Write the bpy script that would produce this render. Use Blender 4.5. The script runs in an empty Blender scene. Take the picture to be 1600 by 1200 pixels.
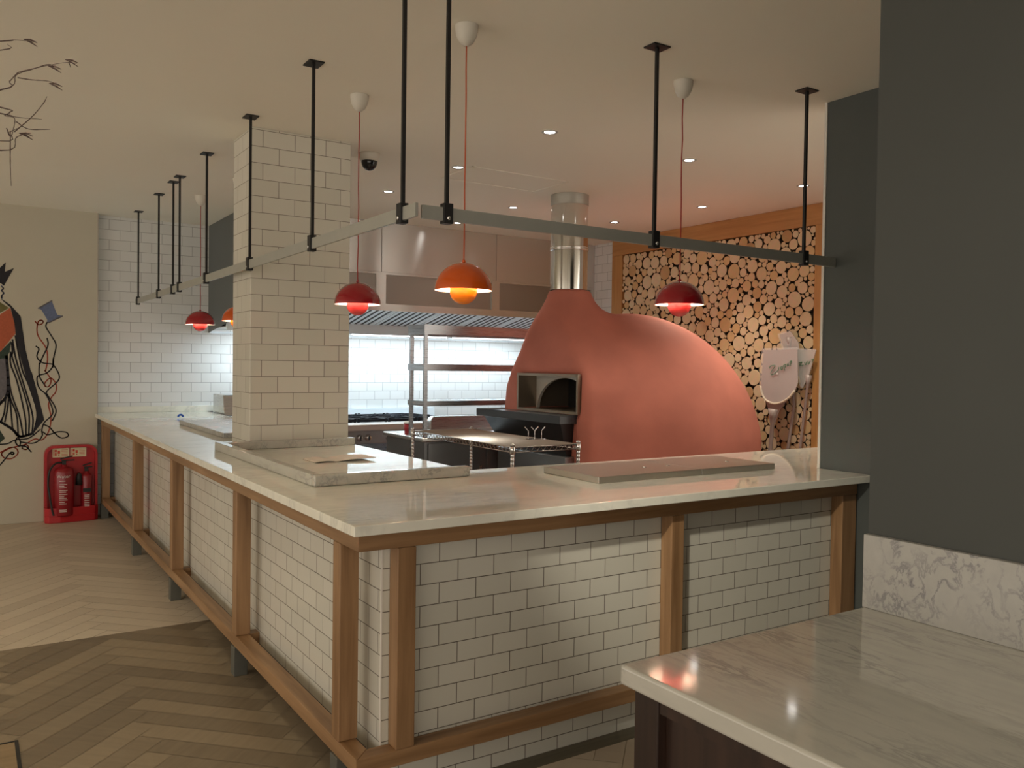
import bpy, bmesh, math, random
import numpy as np
from mathutils import Vector, Matrix
R = math.radians
scene = bpy.context.scene
COL = scene.collection

# ------------------------------------------------------------------ camera
YAW, PITCH, ROLL, FPX = 0.5760, -0.0228, -0.0137, 1314.17
fwd = Vector((math.sin(YAW)*math.cos(PITCH), math.cos(YAW)*math.cos(PITCH), math.sin(PITCH)))
right = Vector((math.cos(YAW), -math.sin(YAW), 0)); up = right.cross(fwd)
rr = right*math.cos(ROLL) - up*math.sin(ROLL); uu = up*math.cos(ROLL) + right*math.sin(ROLL)
cam = bpy.data.cameras.new('camera'); camo = bpy.data.objects.new('camera', cam); COL.objects.link(camo)
M4 = Matrix((rr, uu, -fwd)).transposed().to_4x4(); M4.translation = Vector((0, 0, 1.476))
camo.matrix_world = M4
cam.sensor_width = 36.0; cam.lens = FPX/1600*36.0; cam.clip_start = 0.05; cam.clip_end = 60
scene.camera = camo

# ------------------------------------------------------------------ world, view, light
w = bpy.data.worlds.new('world'); scene.world = w; w.use_nodes = True
w.node_tree.nodes['Background'].inputs[0].default_value = (1.0, 0.90, 0.78, 1)
w.node_tree.nodes['Background'].inputs[1].default_value = 1.1
scene.view_settings.view_transform = 'Standard'; scene.view_settings.look = 'None'
scene.view_settings.exposure = 0.70; scene.view_settings.gamma = 1.0
scene.view_settings.use_curve_mapping = False
WARM = (1.0, 0.87, 0.62); NEUT = (1.0, 0.92, 0.76); COOL = (0.70, 0.88, 1.0)

def light(name, kind, loc, energy, color, **kw):
    l = bpy.data.lights.new(name, kind); o = bpy.data.objects.new(name, l); COL.objects.link(o)
    o.location = loc; l.energy = energy; l.color = color
    rot = kw.pop('rot', None); aim = kw.pop('aim', None)
    if aim is not None: o.rotation_euler = (Vector(aim)-Vector(loc)).to_track_quat('-Z', 'Y').to_euler()
    if rot: o.rotation_euler = rot
    for k, v in kw.items(): setattr(l, k, v)
    return o
# unseen ceiling spots assumed over the dining side, added to light the room
for i, (x, y, e) in enumerate([(-0.6, 1.0, 30), (-2.2, 3.2, 26), (-0.9, 4.6, 50), (-0.4, -0.9, 26), (-2.4, 6.4, 22), (0.30, 3.1, 26), (2.9, 0.5, 0)]):  # the spot beside the counter is added to brighten the worktop
    if e: light('spot_lamp', 'SPOT', (x, y, 2.80), e, WARM, spot_size=R(110), spot_blend=1.0, shadow_soft_size=0.25)
light('spot_lamp', 'SPOT', (1.35, 0.45, 2.80), 10, NEUT, spot_size=R(120), spot_blend=1.0, shadow_soft_size=0.12)  # unseen spot added to light the front of the right arm
light('spot_lamp', 'SPOT', (0.0, 0.90, 2.80), 210, NEUT, aim=(2.95, 2.58, 0.55), spot_size=R(29), spot_blend=0.8, shadow_soft_size=0.06)  # unseen aimed spot added to brighten the right-arm tiles
# kitchen fluorescent tubes under the extractor hood
for x in (2.75, 3.95, 5.15):
    light('hood_lamp', 'AREA', (x, 8.45, 1.745), 6.5, COOL, shape='RECTANGLE', size=1.1, size_y=0.12)

# ------------------------------------------------------------------ materials
def newmat(name):
    m = bpy.data.materials.new(name); m.use_nodes = True
    nt = m.node_tree; b = nt.nodes['Principled BSDF']
    return m, nt, b
def N(nt, t, **kw):
    n = nt.nodes.new(t)
    for k, v in kw.items(): setattr(n, k, v)
    return n
def plain(name, col, rough=0.5, metal=0.0, noise=0.0, nscale=8.0, bump=0.0, coat=0.0, **kw):
    m, nt, b = newmat(name)
    b.inputs['Roughness'].default_value = rough; b.inputs['Metallic'].default_value = metal
    b.inputs['Coat Weight'].default_value = coat
    tc = N(nt, 'ShaderNodeTexCoord'); no = N(nt, 'ShaderNodeTexNoise'); no.inputs['Scale'].default_value = nscale
    no.inputs['Detail'].default_value = 6
    nt.links.new(tc.outputs['Object'], no.inputs['Vector'])
    mx = N(nt, 'ShaderNodeMixRGB'); c = col
    mx.inputs[1].default_value = (c[0]*(1-noise), c[1]*(1-noise), c[2]*(1-noise), 1)
    mx.inputs[2].default_value = (min(1, c[0]*(1+noise)), min(1, c[1]*(1+noise)), min(1, c[2]*(1+noise)), 1)
    nt.links.new(no.outputs['Fac'], mx.inputs[0]); nt.links.new(mx.outputs[0], b.inputs['Base Color'])
    if bump:
        bp = N(nt, 'ShaderNodeBump'); bp.inputs['Strength'].default_value = bump; bp.inputs['Distance'].default_value = 0.01
        nt.links.new(no.outputs['Fac'], bp.inputs['Height']); nt.links.new(bp.outputs[0], b.inputs['Normal'])
    for k, v in kw.items(): b.inputs[k].default_value = v
    return m
def emit(name, col, s):
    m, nt, b = newmat(name); b.inputs['Base Color'].default_value = (*col, 1)
    b.inputs['Emission Color'].default_value = (*col, 1); b.inputs['Emission Strength'].default_value = s
    return m
def tile_mat(name, w_, h_, ox, oy, oz, col, mortar, msize=0.0016, rough=0.12):
    """running-bond wall tile: x-z on faces that look along y, y-z on faces that look along x"""
    m, nt, b = newmat(name)
    g = N(nt, 'ShaderNodeNewGeometry'); sp = N(nt, 'ShaderNodeSeparateXYZ'); sn = N(nt, 'ShaderNodeSeparateXYZ')
    nt.links.new(g.outputs['Position'], sp.inputs[0]); nt.links.new(g.outputs['True Normal'], sn.inputs[0])
    ab = N(nt, 'ShaderNodeMath', operation='ABSOLUTE'); nt.links.new(sn.outputs['X'], ab.inputs[0])
    gt = N(nt, 'ShaderNodeMath', operation='GREATER_THAN'); nt.links.new(ab.outputs[0], gt.inputs[0]); gt.inputs[1].default_value = 0.5
    sx = N(nt, 'ShaderNodeMath', operation='SUBTRACT'); nt.links.new(sp.outputs['X'], sx.inputs[0]); sx.inputs[1].default_value = ox
    sy = N(nt, 'ShaderNodeMath', operation='SUBTRACT'); nt.links.new(sp.outputs['Y'], sy.inputs[0]); sy.inputs[1].default_value = oy
    sz = N(nt, 'ShaderNodeMath', operation='SUBTRACT'); nt.links.new(sp.outputs['Z'], sz.inputs[0]); sz.inputs[1].default_value = oz
    mx = N(nt, 'ShaderNodeMix'); nt.links.new(gt.outputs[0], mx.inputs[0]); nt.links.new(sx.outputs[0], mx.inputs[2]); nt.links.new(sy.outputs[0], mx.inputs[3])
    cb = N(nt, 'ShaderNodeCombineXYZ'); nt.links.new(mx.outputs[0], cb.inputs[0]); nt.links.new(sz.outputs[0], cb.inputs[1])
    br = N(nt, 'ShaderNodeTexBrick'); br.offset = 0.5
    br.inputs['Scale'].default_value = 1.0; br.inputs['Brick Width'].default_value = w_; br.inputs['Row Height'].default_value = h_
    br.inputs['Mortar Size'].default_value = msize; br.inputs['Mortar Smooth'].default_value = 0.15
    br.inputs['Color1'].default_value = (*col, 1); br.inputs['Color2'].default_value = (col[0]*.93, col[1]*.93, col[2]*.92, 1)
    br.inputs['Mortar'].default_value = (*mortar, 1)
    nt.links.new(cb.outputs[0], br.inputs['Vector']); nt.links.new(br.outputs['Color'], b.inputs['Base Color'])
    mr = N(nt, 'ShaderNodeMapRange'); nt.links.new(br.outputs['Fac'], mr.inputs[0]); mr.inputs[3].default_value = rough; mr.inputs[4].default_value = 0.8
    nt.links.new(mr.outputs[0], b.inputs['Roughness'])
    no = N(nt, 'ShaderNodeTexNoise'); no.inputs['Scale'].default_value = 14; nt.links.new(g.outputs['Position'], no.inputs['Vector'])
    ad = N(nt, 'ShaderNodeMath', operation='MULTIPLY_ADD'); nt.links.new(br.outputs['Fac'], ad.inputs[0]); ad.inputs[1].default_value = -1.0
    ml = N(nt, 'ShaderNodeMath', operation='MULTIPLY'); nt.links.new(no.outputs['Fac'], ml.inputs[0]); ml.inputs[1].default_value = 0.45
    nt.links.new(ml.outputs[0], ad.inputs[2])
    bp = N(nt, 'ShaderNodeBump'); bp.inputs['Strength'].default_value = 0.35; bp.inputs['Distance'].default_value = 0.003
    nt.links.new(ad.outputs[0], bp.inputs['Height']); nt.links.new(bp.outputs[0], b.inputs['Normal'])
    return m
def marble(name, base, vein, scale=5.0, rough=0.1, stretch=(1, 3.0, 1), rot=0.5, amt=0.75):
    m, nt, b = newmat(name)
    tc = N(nt, 'ShaderNodeTexCoord'); mp = N(nt, 'ShaderNodeMapping'); mp.inputs['Scale'].default_value = stretch; mp.inputs['Rotation'].default_value = (0.3, 0.2, rot)
    nt.links.new(tc.outputs['Object'], mp.inputs[0])
    n1 = N(nt, 'ShaderNodeTexNoise'); n1.inputs['Scale'].default_value = scale; n1.inputs['Detail'].default_value = 9; n1.inputs['Roughness'].default_value = 0.62; n1.inputs['Distortion'].default_value = 0.45
    n2 = N(nt, 'ShaderNodeTexNoise'); n2.inputs['Scale'].default_value = scale*0.35; n2.inputs['Detail'].default_value = 4
    nt.links.new(mp.outputs[0], n1.inputs['Vector']); nt.links.new(mp.outputs[0], n2.inputs['Vector'])
    a = N(nt, 'ShaderNodeMath', operation='SUBTRACT'); nt.links.new(n1.outputs['Fac'], a.inputs[0]); a.inputs[1].default_value = 0.5
    a2 = N(nt, 'ShaderNodeMath', operation='ABSOLUTE'); nt.links.new(a.outputs[0], a2.inputs[0])
    rp = N(nt, 'ShaderNodeValToRGB'); nt.links.new(a2.outputs[0], rp.inputs[0])
    rp.color_ramp.elements[0].position = 0.0; rp.color_ramp.elements[0].color = (1, 1, 1, 1)
    rp.color_ramp.elements[1].position = 0.055; rp.color_ramp.elements[1].color = (0, 0, 0, 1)
    r2 = N(nt, 'ShaderNodeMapRange'); nt.links.new(n2.outputs['Fac'], r2.inputs[0]); r2.inputs[1].default_value = 0.4; r2.inputs[2].default_value = 0.68
    ml = N(nt, 'ShaderNodeMath', operation='MULTIPLY'); nt.links.new(rp.outputs[0], ml.inputs[0]); nt.links.new(r2.outputs[0], ml.inputs[1])
    m2 = N(nt, 'ShaderNodeMath', operation='MULTIPLY'); nt.links.new(ml.outputs[0], m2.inputs[0]); m2.inputs[1].default_value = amt
    n3 = N(nt, 'ShaderNodeTexNoise'); n3.inputs['Scale'].default_value = scale*1.5; n3.inputs['Detail'].default_value = 5; nt.links.new(mp.outputs[0], n3.inputs['Vector'])
    m3 = N(nt, 'ShaderNodeMath', operation='MULTIPLY_ADD'); nt.links.new(n3.outputs['Fac'], m3.inputs[0]); m3.inputs[1].default_value = 0.35; nt.links.new(m2.outputs[0], m3.inputs[2])
    mx = N(nt, 'ShaderNodeMixRGB'); mx.inputs[1].default_value = (*base, 1); mx.inputs[2].default_value = (*vein, 1)
    nt.links.new(m3.outputs[0], mx.inputs[0]); nt.links.new(mx.outputs[0], b.inputs['Base Color'])
    b.inputs['Roughness'].default_value = rough; b.inputs['IOR'].default_value = 1.55
    return m
def wood(name, c1, c2, axis=2, rough=0.4, scale=1.0):
    m, nt, b = newmat(name)
    tc = N(nt, 'ShaderNodeNewGeometry'); mp = N(nt, 'ShaderNodeMapping')
    s = [26*scale]*3; s[axis] = 1.6*scale; mp.inputs['Scale'].default_value = s
    nt.links.new(tc.outputs['Position'], mp.inputs[0])
    n1 = N(nt, 'ShaderNodeTexNoise'); n1.inputs['Scale'].default_value = 1.0; n1.inputs['Detail'].default_value = 7; n1.inputs['Distortion'].default_value = 0.6
    nt.links.new(mp.outputs[0], n1.inputs['Vector'])
    rp = N(nt, 'ShaderNodeValToRGB'); rp.color_ramp.elements[0].position = 0.3; rp.color_ramp.elements[0].color = (*c1, 1)
    rp.color_ramp.elements[1].position = 0.72; rp.color_ramp.elements[1].color = (*c2, 1)
    nt.links.new(n1.outputs['Fac'], rp.inputs[0]); nt.links.new(rp.outputs[0], b.inputs['Base Color'])
    bp = N(nt, 'ShaderNodeBump'); bp.inputs['Strength'].default_value = 0.12; bp.inputs['Distance'].default_value = 0.004
    nt.links.new(n1.outputs['Fac'], bp.inputs['Height']); nt.links.new(bp.outputs[0], b.inputs['Normal'])
    b.inputs['Roughness'].default_value = rough
    return m
def attr_wood(name, c1, c2, rough=0.42):
    """plank floor: each plank's own tone comes from the mesh attribute 'tone', grain from object space"""
    m, nt, b = newmat(name)
    at = N(nt, 'ShaderNodeAttribute'); at.attribute_name = 'tone'
    sp = N(nt, 'ShaderNodeSeparateColor'); nt.links.new(at.outputs['Color'], sp.inputs[0])
    g = N(nt, 'ShaderNodeNewGeometry')
    outs = []
    for rz in (R(45), R(-45)):
        mp = N(nt, 'ShaderNodeMapping'); mp.inputs['Rotation'].default_value = (0, 0, rz); mp.inputs['Scale'].default_value = (1, 1, 1)
        m2 = N(nt, 'ShaderNodeVectorMath', operation='MULTIPLY'); m2.inputs[1].default_value = (3, 45, 1)
        nt.links.new(g.outputs['Position'], mp.inputs[0]); nt.links.new(mp.outputs[0], m2.inputs[0])
        no = N(nt, 'ShaderNodeTexNoise'); no.inputs['Scale'].default_value = 1; no.inputs['Detail'].default_value = 5; nt.links.new(m2.outputs[0], no.inputs['Vector']); outs.append(no)
    mg = N(nt, 'ShaderNodeMix'); nt.links.new(sp.outputs[1], mg.inputs[0]); nt.links.new(outs[0].outputs['Fac'], mg.inputs[2]); nt.links.new(outs[1].outputs['Fac'], mg.inputs[3])
    a = N(nt, 'ShaderNodeMath', operation='MULTIPLY_ADD'); nt.links.new(mg.outputs[0], a.inputs[0]); a.inputs[1].default_value = 0.55; nt.links.new(sp.outputs[0], a.inputs[2])
    s = N(nt, 'ShaderNodeMath', operation='SUBTRACT'); nt.links.new(a.outputs[0], s.inputs[0]); s.inputs[1].default_value = 0.27
    mx = N(nt, 'ShaderNodeMixRGB'); mx.inputs[1].default_value = (*c1, 1); mx.inputs[2].default_value = (*c2, 1); mx.use_clamp = True
    nt.links.new(s.outputs[0], mx.inputs[0]); nt.links.new(mx.outputs[0], b.inputs['Base Color'])
    b.inputs['Roughness'].default_value = rough
    return m
def steel(name, col=(0.62, 0.60, 0.57), rough=0.3, aniso=0.0, axis='X', brush=0.0, rot=0.0):
    m, nt, b = newmat(name)
    b.inputs['Metallic'].default_value = 1.0; b.inputs['Base Color'].default_value = (*col, 1); b.inputs['Roughness'].default_value = rough
    if aniso: b.inputs['Metallic'].default_value = 0.72
    if brush:
        g = N(nt, 'ShaderNodeNewGeometry'); mp = N(nt, 'ShaderNodeMapping'); mp.inputs['Scale'].default_value = {'X': (4, 4, 420), 'Z': (420, 420, 4), 'Y': (420, 4, 420)}[axis]
        no = N(nt, 'ShaderNodeTexNoise'); no.inputs['Scale'].default_value = 1; no.inputs['Detail'].default_value = 3
        nt.links.new(g.outputs['Position'], mp.inputs[0]); nt.links.new(mp.outputs[0], no.inputs['Vector'])
        mr = N(nt, 'ShaderNodeMapRange'); nt.links.new(no.outputs['Fac'], mr.inputs[0]); mr.inputs[3].default_value = rough-brush; mr.inputs[4].default_value = rough+brush
        nt.links.new(mr.outputs[0], b.inputs['Roughness'])
    if aniso:
        b.inputs['Anisotropic'].default_value = aniso; b.inputs['Anisotropic Rotation'].default_value = rot
        t = N(nt, 'ShaderNodeTangent'); t.direction_type = 'RADIAL'; t.axis = 'Z'; nt.links.new(t.outputs[0], b.inputs['Tangent'])
    return m

WT = (0.80, 0.78, 0.72)
MAT = dict(
    tile_counter=tile_mat('tile_counter', 0.149, 0.0734, 1.2375, 2.6105, 0.712, (0.66, 0.64, 0.56), (0.13, 0.11, 0.085), 0.0017),
    tile_column=tile_mat('tile_column', 0.190, 0.0953, 1.448, 4.918, 2.626, (0.66, 0.63, 0.54), (0.18, 0.15, 0.12), 0.0018),
    tile_wall=tile_mat('tile_wall', 0.188, 0.0965, 1.044, 7.04, 1.160, (0.78, 0.78, 0.76), (0.30, 0.29, 0.28), 0.0018),
    marble=marble('carrara_marble', (0.90, 0.88, 0.77), (0.48, 0.48, 0.44), 5.0, 0.03, amt=0.4),
    marble_matt=marble('honed_marble', (0.55, 0.53, 0.465), (0.25, 0.25, 0.235), 7.0, 0.075, (3.6, 0.9, 3.0), 0.12, 0.7),
    marble_splash=marble('splash_marble', (0.48, 0.465, 0.425), (0.18, 0.18, 0.19), 20.0, 0.2, (1, 1.2, 1), 0.9, 0.7),
    oak_x=wood('oak_x', (0.20, 0.105, 0.046), (0.37, 0.215, 0.105), 0), oak_y=wood('oak_y', (0.20, 0.105, 0.046), (0.37, 0.215, 0.105), 1),
    oak_z=wood('oak_z', (0.20, 0.105, 0.046), (0.37, 0.215, 0.105), 2),
    pale_oak_z=wood('pale_oak_z', (0.42, 0.20, 0.06), (0.55, 0.29, 0.10), 2, 0.5), pale_oak_y=wood('pale_oak_y', (0.40, 0.19, 0.06), (0.54, 0.28, 0.10), 1, 0.5),
    walnut=wood('walnut', (0.018, 0.009, 0.006), (0.045, 0.022, 0.014), 2, 0.4),
    ceiling=plain('ceiling_paint', (0.86, 0.82, 0.71), 0.9, noise=0.02, nscale=1.5),
    plaster=plain('mural_plaster', (0.52, 0.48, 0.38), 0.9, noise=0.05, nscale=3),
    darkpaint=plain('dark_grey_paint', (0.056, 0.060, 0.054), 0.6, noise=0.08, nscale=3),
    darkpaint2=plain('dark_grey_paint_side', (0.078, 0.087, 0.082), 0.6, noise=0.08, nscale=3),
    whiteedge=plain('white_edge', (0.75, 0.72, 0.66), 0.6),
    blackmetal=plain('black_metal', (0.018, 0.017, 0.017), 0.5, metal=0.3, noise=0.2, nscale=30),
    feet=plain('grey_foot', (0.13, 0.13, 0.11), 0.5, metal=0.4),
    rail=plain('rail_steel', (0.42, 0.42, 0.375), 0.42, metal=0.4, noise=0.08, nscale=12),
    steel=steel('stainless', (0.58, 0.57, 0.55), 0.28, brush=0.08, axis='X'),
    hoodsteel=steel('hood_steel', (0.68, 0.67, 0.64), 0.24, aniso=0.95, rot=0.25),
    hooddark=steel('hood_panel_steel', (0.36, 0.34, 0.31), 0.42, brush=0.06, axis='X'),
    hoodside=plain('hood_side_steel', (0.16, 0.17, 0.17), 0.5, metal=0.6),
    polished=steel('polished_flue', (0.72, 0.71, 0.68), 0.10, brush=0.03, axis='Z'),
    chrome=steel('chrome', (0.75, 0.75, 0.75), 0.12),
    filt=plain('filter_steel', (0.84, 0.92, 0.96), 0.35), racksteel=steel('rack_steel', (0.40, 0.41, 0.43), 0.28, brush=0.06, axis='X'), wire=steel('shelf_wire', (0.42, 0.40, 0.38), 0.2), collar=plain('flue_collar', (0.42, 0.40, 0.35), 0.45, metal=0.3), coversteel=steel('cover_steel', (0.50, 0.47, 0.42), 0.40, brush=0.06, axis='X'), panelsteel=plain('panel_steel', (0.50, 0.44, 0.40), 0.38, metal=0.6), bagged=plain('bagged_metal', (0.52, 0.48, 0.44), 0.3, metal=0.3, Alpha=0.55),
    filtdark=plain('filter_gap', (0.03, 0.035, 0.04), 0.6),
    oven=plain('terracotta_render', (0.46, 0.145, 0.100), 0.78, noise=0.24, nscale=3.5, bump=0.30),
    chamber_black=plain('chamber_black', (0.012, 0.011, 0.010), 0.8), ovenarch=plain('oven_arch', (0.55, 0.52, 0.46), 0.5),
    ovenframe=plain('oven_frame', (0.30, 0.24, 0.18), 0.35, metal=0.7),
    blackslab=plain('black_slab', (0.035, 0.038, 0.042), 0.28, noise=0.1, nscale=40),
    blackbox=plain('black_box', (0.008, 0.008, 0.009), 0.4),
    benchdark=plain('bench_side', (0.20, 0.21, 0.22), 0.22, metal=0.55),
    red=plain('red_enamel', (0.30, 0.006, 0.012), 0.12, coat=0.5), orange=plain('orange_enamel', (0.62, 0.090, 0.006), 0.12, coat=0.5),
    redbowl=plain('red_bowl', (0.70, 0.05, 0.05), 0.2), orangebowl=plain('orange_bowl', (0.90, 0.22, 0.01), 0.2),
    shadeinner=plain('shade_inner_white', (0.90, 0.88, 0.84), 0.6),
    rose=plain('white_rose', (0.62, 0.58, 0.50), 0.5), redcord=plain('red_cord', (0.34, 0.03, 0.02), 0.7), orangecord=plain('orange_cord', (0.55, 0.10, 0.03), 0.7),
    white=plain('white_plastic', (0.72, 0.72, 0.70), 0.4), darkglass=plain('dark_dome', (0.012, 0.012, 0.014), 0.06),
    lamp=emit('downlight_glow', (1.0, 0.97, 0.93), 14), tube=emit('tube_glow', (0.86, 0.95, 1.0), 9),
    whitering=plain('downlight_ring', (0.45, 0.43, 0.40), 0.4, metal=0.3), benchsteel=steel('plinth_steel', (0.34, 0.35, 0.36), 0.35, brush=0.08, axis='X'),
    firered=plain('fire_red', (0.42, 0.010, 0.014), 0.35, noise=0.05), extred=plain('extinguisher_red', (0.26, 0.010, 0.016), 0.25),
    black=plain('black_rubber', (0.010, 0.010, 0.010), 0.5), cream=plain('cream_sign', (0.75, 0.68, 0.45), 0.6), signred=plain('sign_red', (0.60, 0.06, 0.03), 0.6),
    textwhite=plain('label_white', (0.65, 0.55, 0.52), 0.6),
    blue=plain('blue_plastic', (0.01, 0.10, 0.60), 0.4), paper=plain('paper', (0.72, 0.64, 0.54), 0.6), moulding=plain('edge_bead', (0.42, 0.37, 0.31), 0.6), cupred=plain('cup_red', (0.36, 0.02, 0.03), 0.4),
    logend=None, logdark=plain('bark', (0.055, 0.034, 0.020), 0.9),
    peel=plain('peel_metal', (0.36, 0.285, 0.26), 0.4, metal=0.15), peelrim=plain('peel_rim', (0.75, 0.66, 0.50), 0.4), green=plain('green_ink', (0.02, 0.14, 0.05), 0.6),
    twig=plain('twig_bark', (0.06, 0.035, 0.03), 0.8),
    m_black=plain('mural_black', (0.014, 0.013, 0.018), 0.8), m_orange=plain('mural_orange', (0.42, 0.10, 0.045), 0.85, noise=0.2, nscale=60),
    m_olive=plain('mural_olive', (0.13, 0.12, 0.04), 0.85, noise=0.3, nscale=40), m_green=plain('mural_green', (0.03, 0.05, 0.035), 0.85, noise=0.6, nscale=80),
    m_grey=plain('mural_grey', (0.14, 0.13, 0.14), 0.85, noise=0.35, nscale=50), m_blue=plain('mural_blue', (0.13, 0.16, 0.26), 0.85, noise=0.3, nscale=60), m_red=plain('mural_red', (0.38, 0.05, 0.025), 0.85),
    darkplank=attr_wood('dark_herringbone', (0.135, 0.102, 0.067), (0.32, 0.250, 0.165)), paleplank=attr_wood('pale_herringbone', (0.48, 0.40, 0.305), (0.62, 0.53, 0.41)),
    grout=plain('floor_base', (0.10, 0.08, 0.06), 0.8), grout2=plain('floor_base_pale', (0.34, 0.28, 0.2), 0.8), tilefloor=plain('kitchen_floor', (0.22, 0.10, 0.07), 0.6, noise=0.1),
    iron=plain('cast_iron', (0.02, 0.022, 0.03), 0.5, metal=0.4),
)
def log_material():
    m, nt, b = newmat('sawn_log_end')
    tc = N(nt, 'ShaderNodeTexCoord'); oi = N(nt, 'ShaderNodeObjectInfo'); no = N(nt, 'ShaderNodeTexNoise'); no.inputs['Scale'].default_value = 18; no.inputs['Detail'].default_value = 5
    nt.links.new(tc.outputs['Object'], no.inputs['Vector'])
    wv = N(nt, 'ShaderNodeTexWave'); wv.wave_type = 'RINGS'; wv.rings_direction = 'X'; wv.inputs['Scale'].default_value = 60; wv.inputs['Distortion'].default_value = 3; nt.links.new(tc.outputs['Object'], wv.inputs['Vector'])
    rp = N(nt, 'ShaderNodeValToRGB'); e = rp.color_ramp.elements
    e[0].position = 0; e[0].color = (0.56, 0.33, 0.15, 1); e[1].position = 1; e[1].color = (0.82, 0.64, 0.42, 1)
    e2 = rp.color_ramp.elements.new(0.12); e2.color = (0.76, 0.50, 0.24, 1); e3 = rp.color_ramp.elements.new(0.5); e3.color = (0.80, 0.60, 0.37, 1)
    nt.links.new(oi.outputs['Random'], rp.inputs[0])
    mx = N(nt, 'ShaderNodeMixRGB', blend_type='MULTIPLY'); mx.inputs[0].default_value = 0.25; nt.links.new(rp.outputs[0], mx.inputs[1]); nt.links.new(no.outputs['Color'], mx.inputs[2])
    m2 = N(nt, 'ShaderNodeMixRGB', blend_type='MULTIPLY'); m2.inputs[0].default_value = 0.10; nt.links.new(mx.outputs[0], m2.inputs[1]); nt.links.new(wv.outputs['Color'], m2.inputs[2])
    nt.links.new(m2.outputs[0], b.inputs['Base Color']); b.inputs['Roughness'].default_value = 0.75
    return m
MAT['logend'] = log_material()

# ------------------------------------------------------------------ builders
class MB:
    def __init__(s): s.v = []; s.f = []; s.mi = []; s.sm = []
    def add(s, vs, fs, mi=0, smooth=False):
        o = len(s.v); s.v += [tuple(v) for v in vs]
        for f in fs: s.f.append([o+i for i in f]); s.mi.append(mi); s.sm.append(smooth)
        return s
    def box(s, x0, x1, y0, y1, z0, z1, mi=0, rz=0, piv=None):
        vs = [Vector((x, y, z)) for z in (z0, z1) for y in (y0, y1) for x in (x0, x1)]
        if rz:
            c = Vector(piv) if piv else Vector(((x0+x1)/2, (y0+y1)/2, 0)); q = Matrix.Rotation(rz, 3, 'Z')
            vs = [q @ (v-c) + c for v in vs]
        return s.add(vs, [(0, 2, 3, 1), (4, 5, 7, 6), (0, 1, 5, 4), (2, 6, 7, 3), (0, 4, 6, 2), (1, 3, 7, 5)], mi)
    def prism(s, poly, lo, hi, ax=2, mi=0):
        """extrude a closed outline; poly gives the two coordinates other than ax"""
        def P(a, b, t): c = [a, b]; c.insert(ax, t); return c
        n = len(poly); vs = [P(a, b, lo) for a, b in poly]+[P(a, b, hi) for a, b in poly]
        fs = [list(range(n))[::-1], list(range(n, 2*n))]+[(i, (i+1) % n, n+(i+1) % n, n+i) for i in range(n)]
        return s.add(vs, fs, mi)
    def lathe(s, prof, c=(0, 0, 0), n=32, mi=0, ax=2, closed=False):
        vs = []; fs = []
        for r, z in prof:
            for k in range(n):
                a = 2*math.pi*k/n; p = [r*math.cos(a), r*math.sin(a)]; p.insert(ax, z); vs.append((c[0]+p[0], c[1]+p[1], c[2]+p[2]))
        m_ = len(prof)
        for i in range(m_-1):
            for k in range(n): fs.append((i*n+k, i*n+(k+1) % n, (i+1)*n+(k+1) % n, (i+1)*n+k))
        if closed: fs += [list(range(n))[::-1], [(m_-1)*n+k for k in range(n)]]
        return s.add(vs, fs, mi, True)
    def tube(s, pts, r, n=8, mi=0, flat=None):
        pts = [Vector(p) for p in pts]; vs = []; fs = []
        rad = r if isinstance(r, (list, tuple)) else [r]*len(pts)
        ref = None
        for i, p in enumerate(pts):
            t = (pts[min(i+1, len(pts)-1)]-pts[max(i-1, 0)]).normalized()
            if ref is None: ref = Vector((0, 0, 1)) if abs(t.z) < 0.9 else Vector((1, 0, 0))
            a = t.cross(ref).normalized(); b = a.cross(t).normalized(); ref = b
            for k in range(n):
                q = 2*math.pi*k/n+ (math.pi/4 if n == 4 else 0); vs.append(p+(a*math.cos(q)+b*math.sin(q))*rad[i])
        for i in range(len(pts)-1):
            for k in range(n): fs.append((i*n+k, i*n+(k+1) % n, (i+1)*n+(k+1) % n, (i+1)*n+k))
        fs += [list(range(n))[::-1], [(len(pts)-1)*n+k for k in range(n)]]
        return s.add(vs, fs, mi, n > 5)
    def build(s, name, mats, parent=None, bevel=0, origin=None, subsurf=0, fixn=True, seg=2):
        me = bpy.data.meshes.new(name)
        o3 = Vector(origin) if origin is not None else Vector((0, 0, 0))
        me.from_pydata([tuple(Vector(v)-o3) for v in s.v], [], s.f)
        for i, p in enumerate(me.polygons): p.material_index = s.mi[i]; p.use_smooth = s.sm[i]
        if not isinstance(mats, (list, tuple)): mats = [mats]
        for m in mats: me.materials.append(m)
        if fixn:
            bm = bmesh.new(); bm.from_mesh(me); bmesh.ops.recalc_face_normals(bm, faces=bm.faces); bm.to_mesh(me); bm.free()
        ob = bpy.data.objects.new(name, me); COL.objects.link(ob); ob.location = o3
        if parent is not None:
            ob.parent = parent; ob.location = o3-WORLD[parent.name]
        WORLD[ob.name] = o3
        if bevel:
            b = ob.modifiers.new('bevel', 'BEVEL'); b.width = bevel; b.segments = seg; b.limit_method = 'ANGLE'; b.angle_limit = R(40)
        if subsurf:
            b = ob.modifiers.new('sub', 'SUBSURF'); b.levels = b.render_levels = subsurf
        return ob
WORLD = {}
def tag(o, label=None, cat=None, group=None, kind=None):
    if label: o['label'] = label
    if cat: o['category'] = cat
    if group: o['group'] = group
    if kind: o['kind'] = kind
    return o
def thing(name, loc, label, cat, group=None):
    o = bpy.data.objects.new(name, None); COL.objects.link(o); o.location = loc; o.empty_display_size = 0.1
    WORLD[o.name] = Vector(loc); return tag(o, label, cat, group)
def struct(o): o['kind'] = 'structure'; return o
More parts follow.
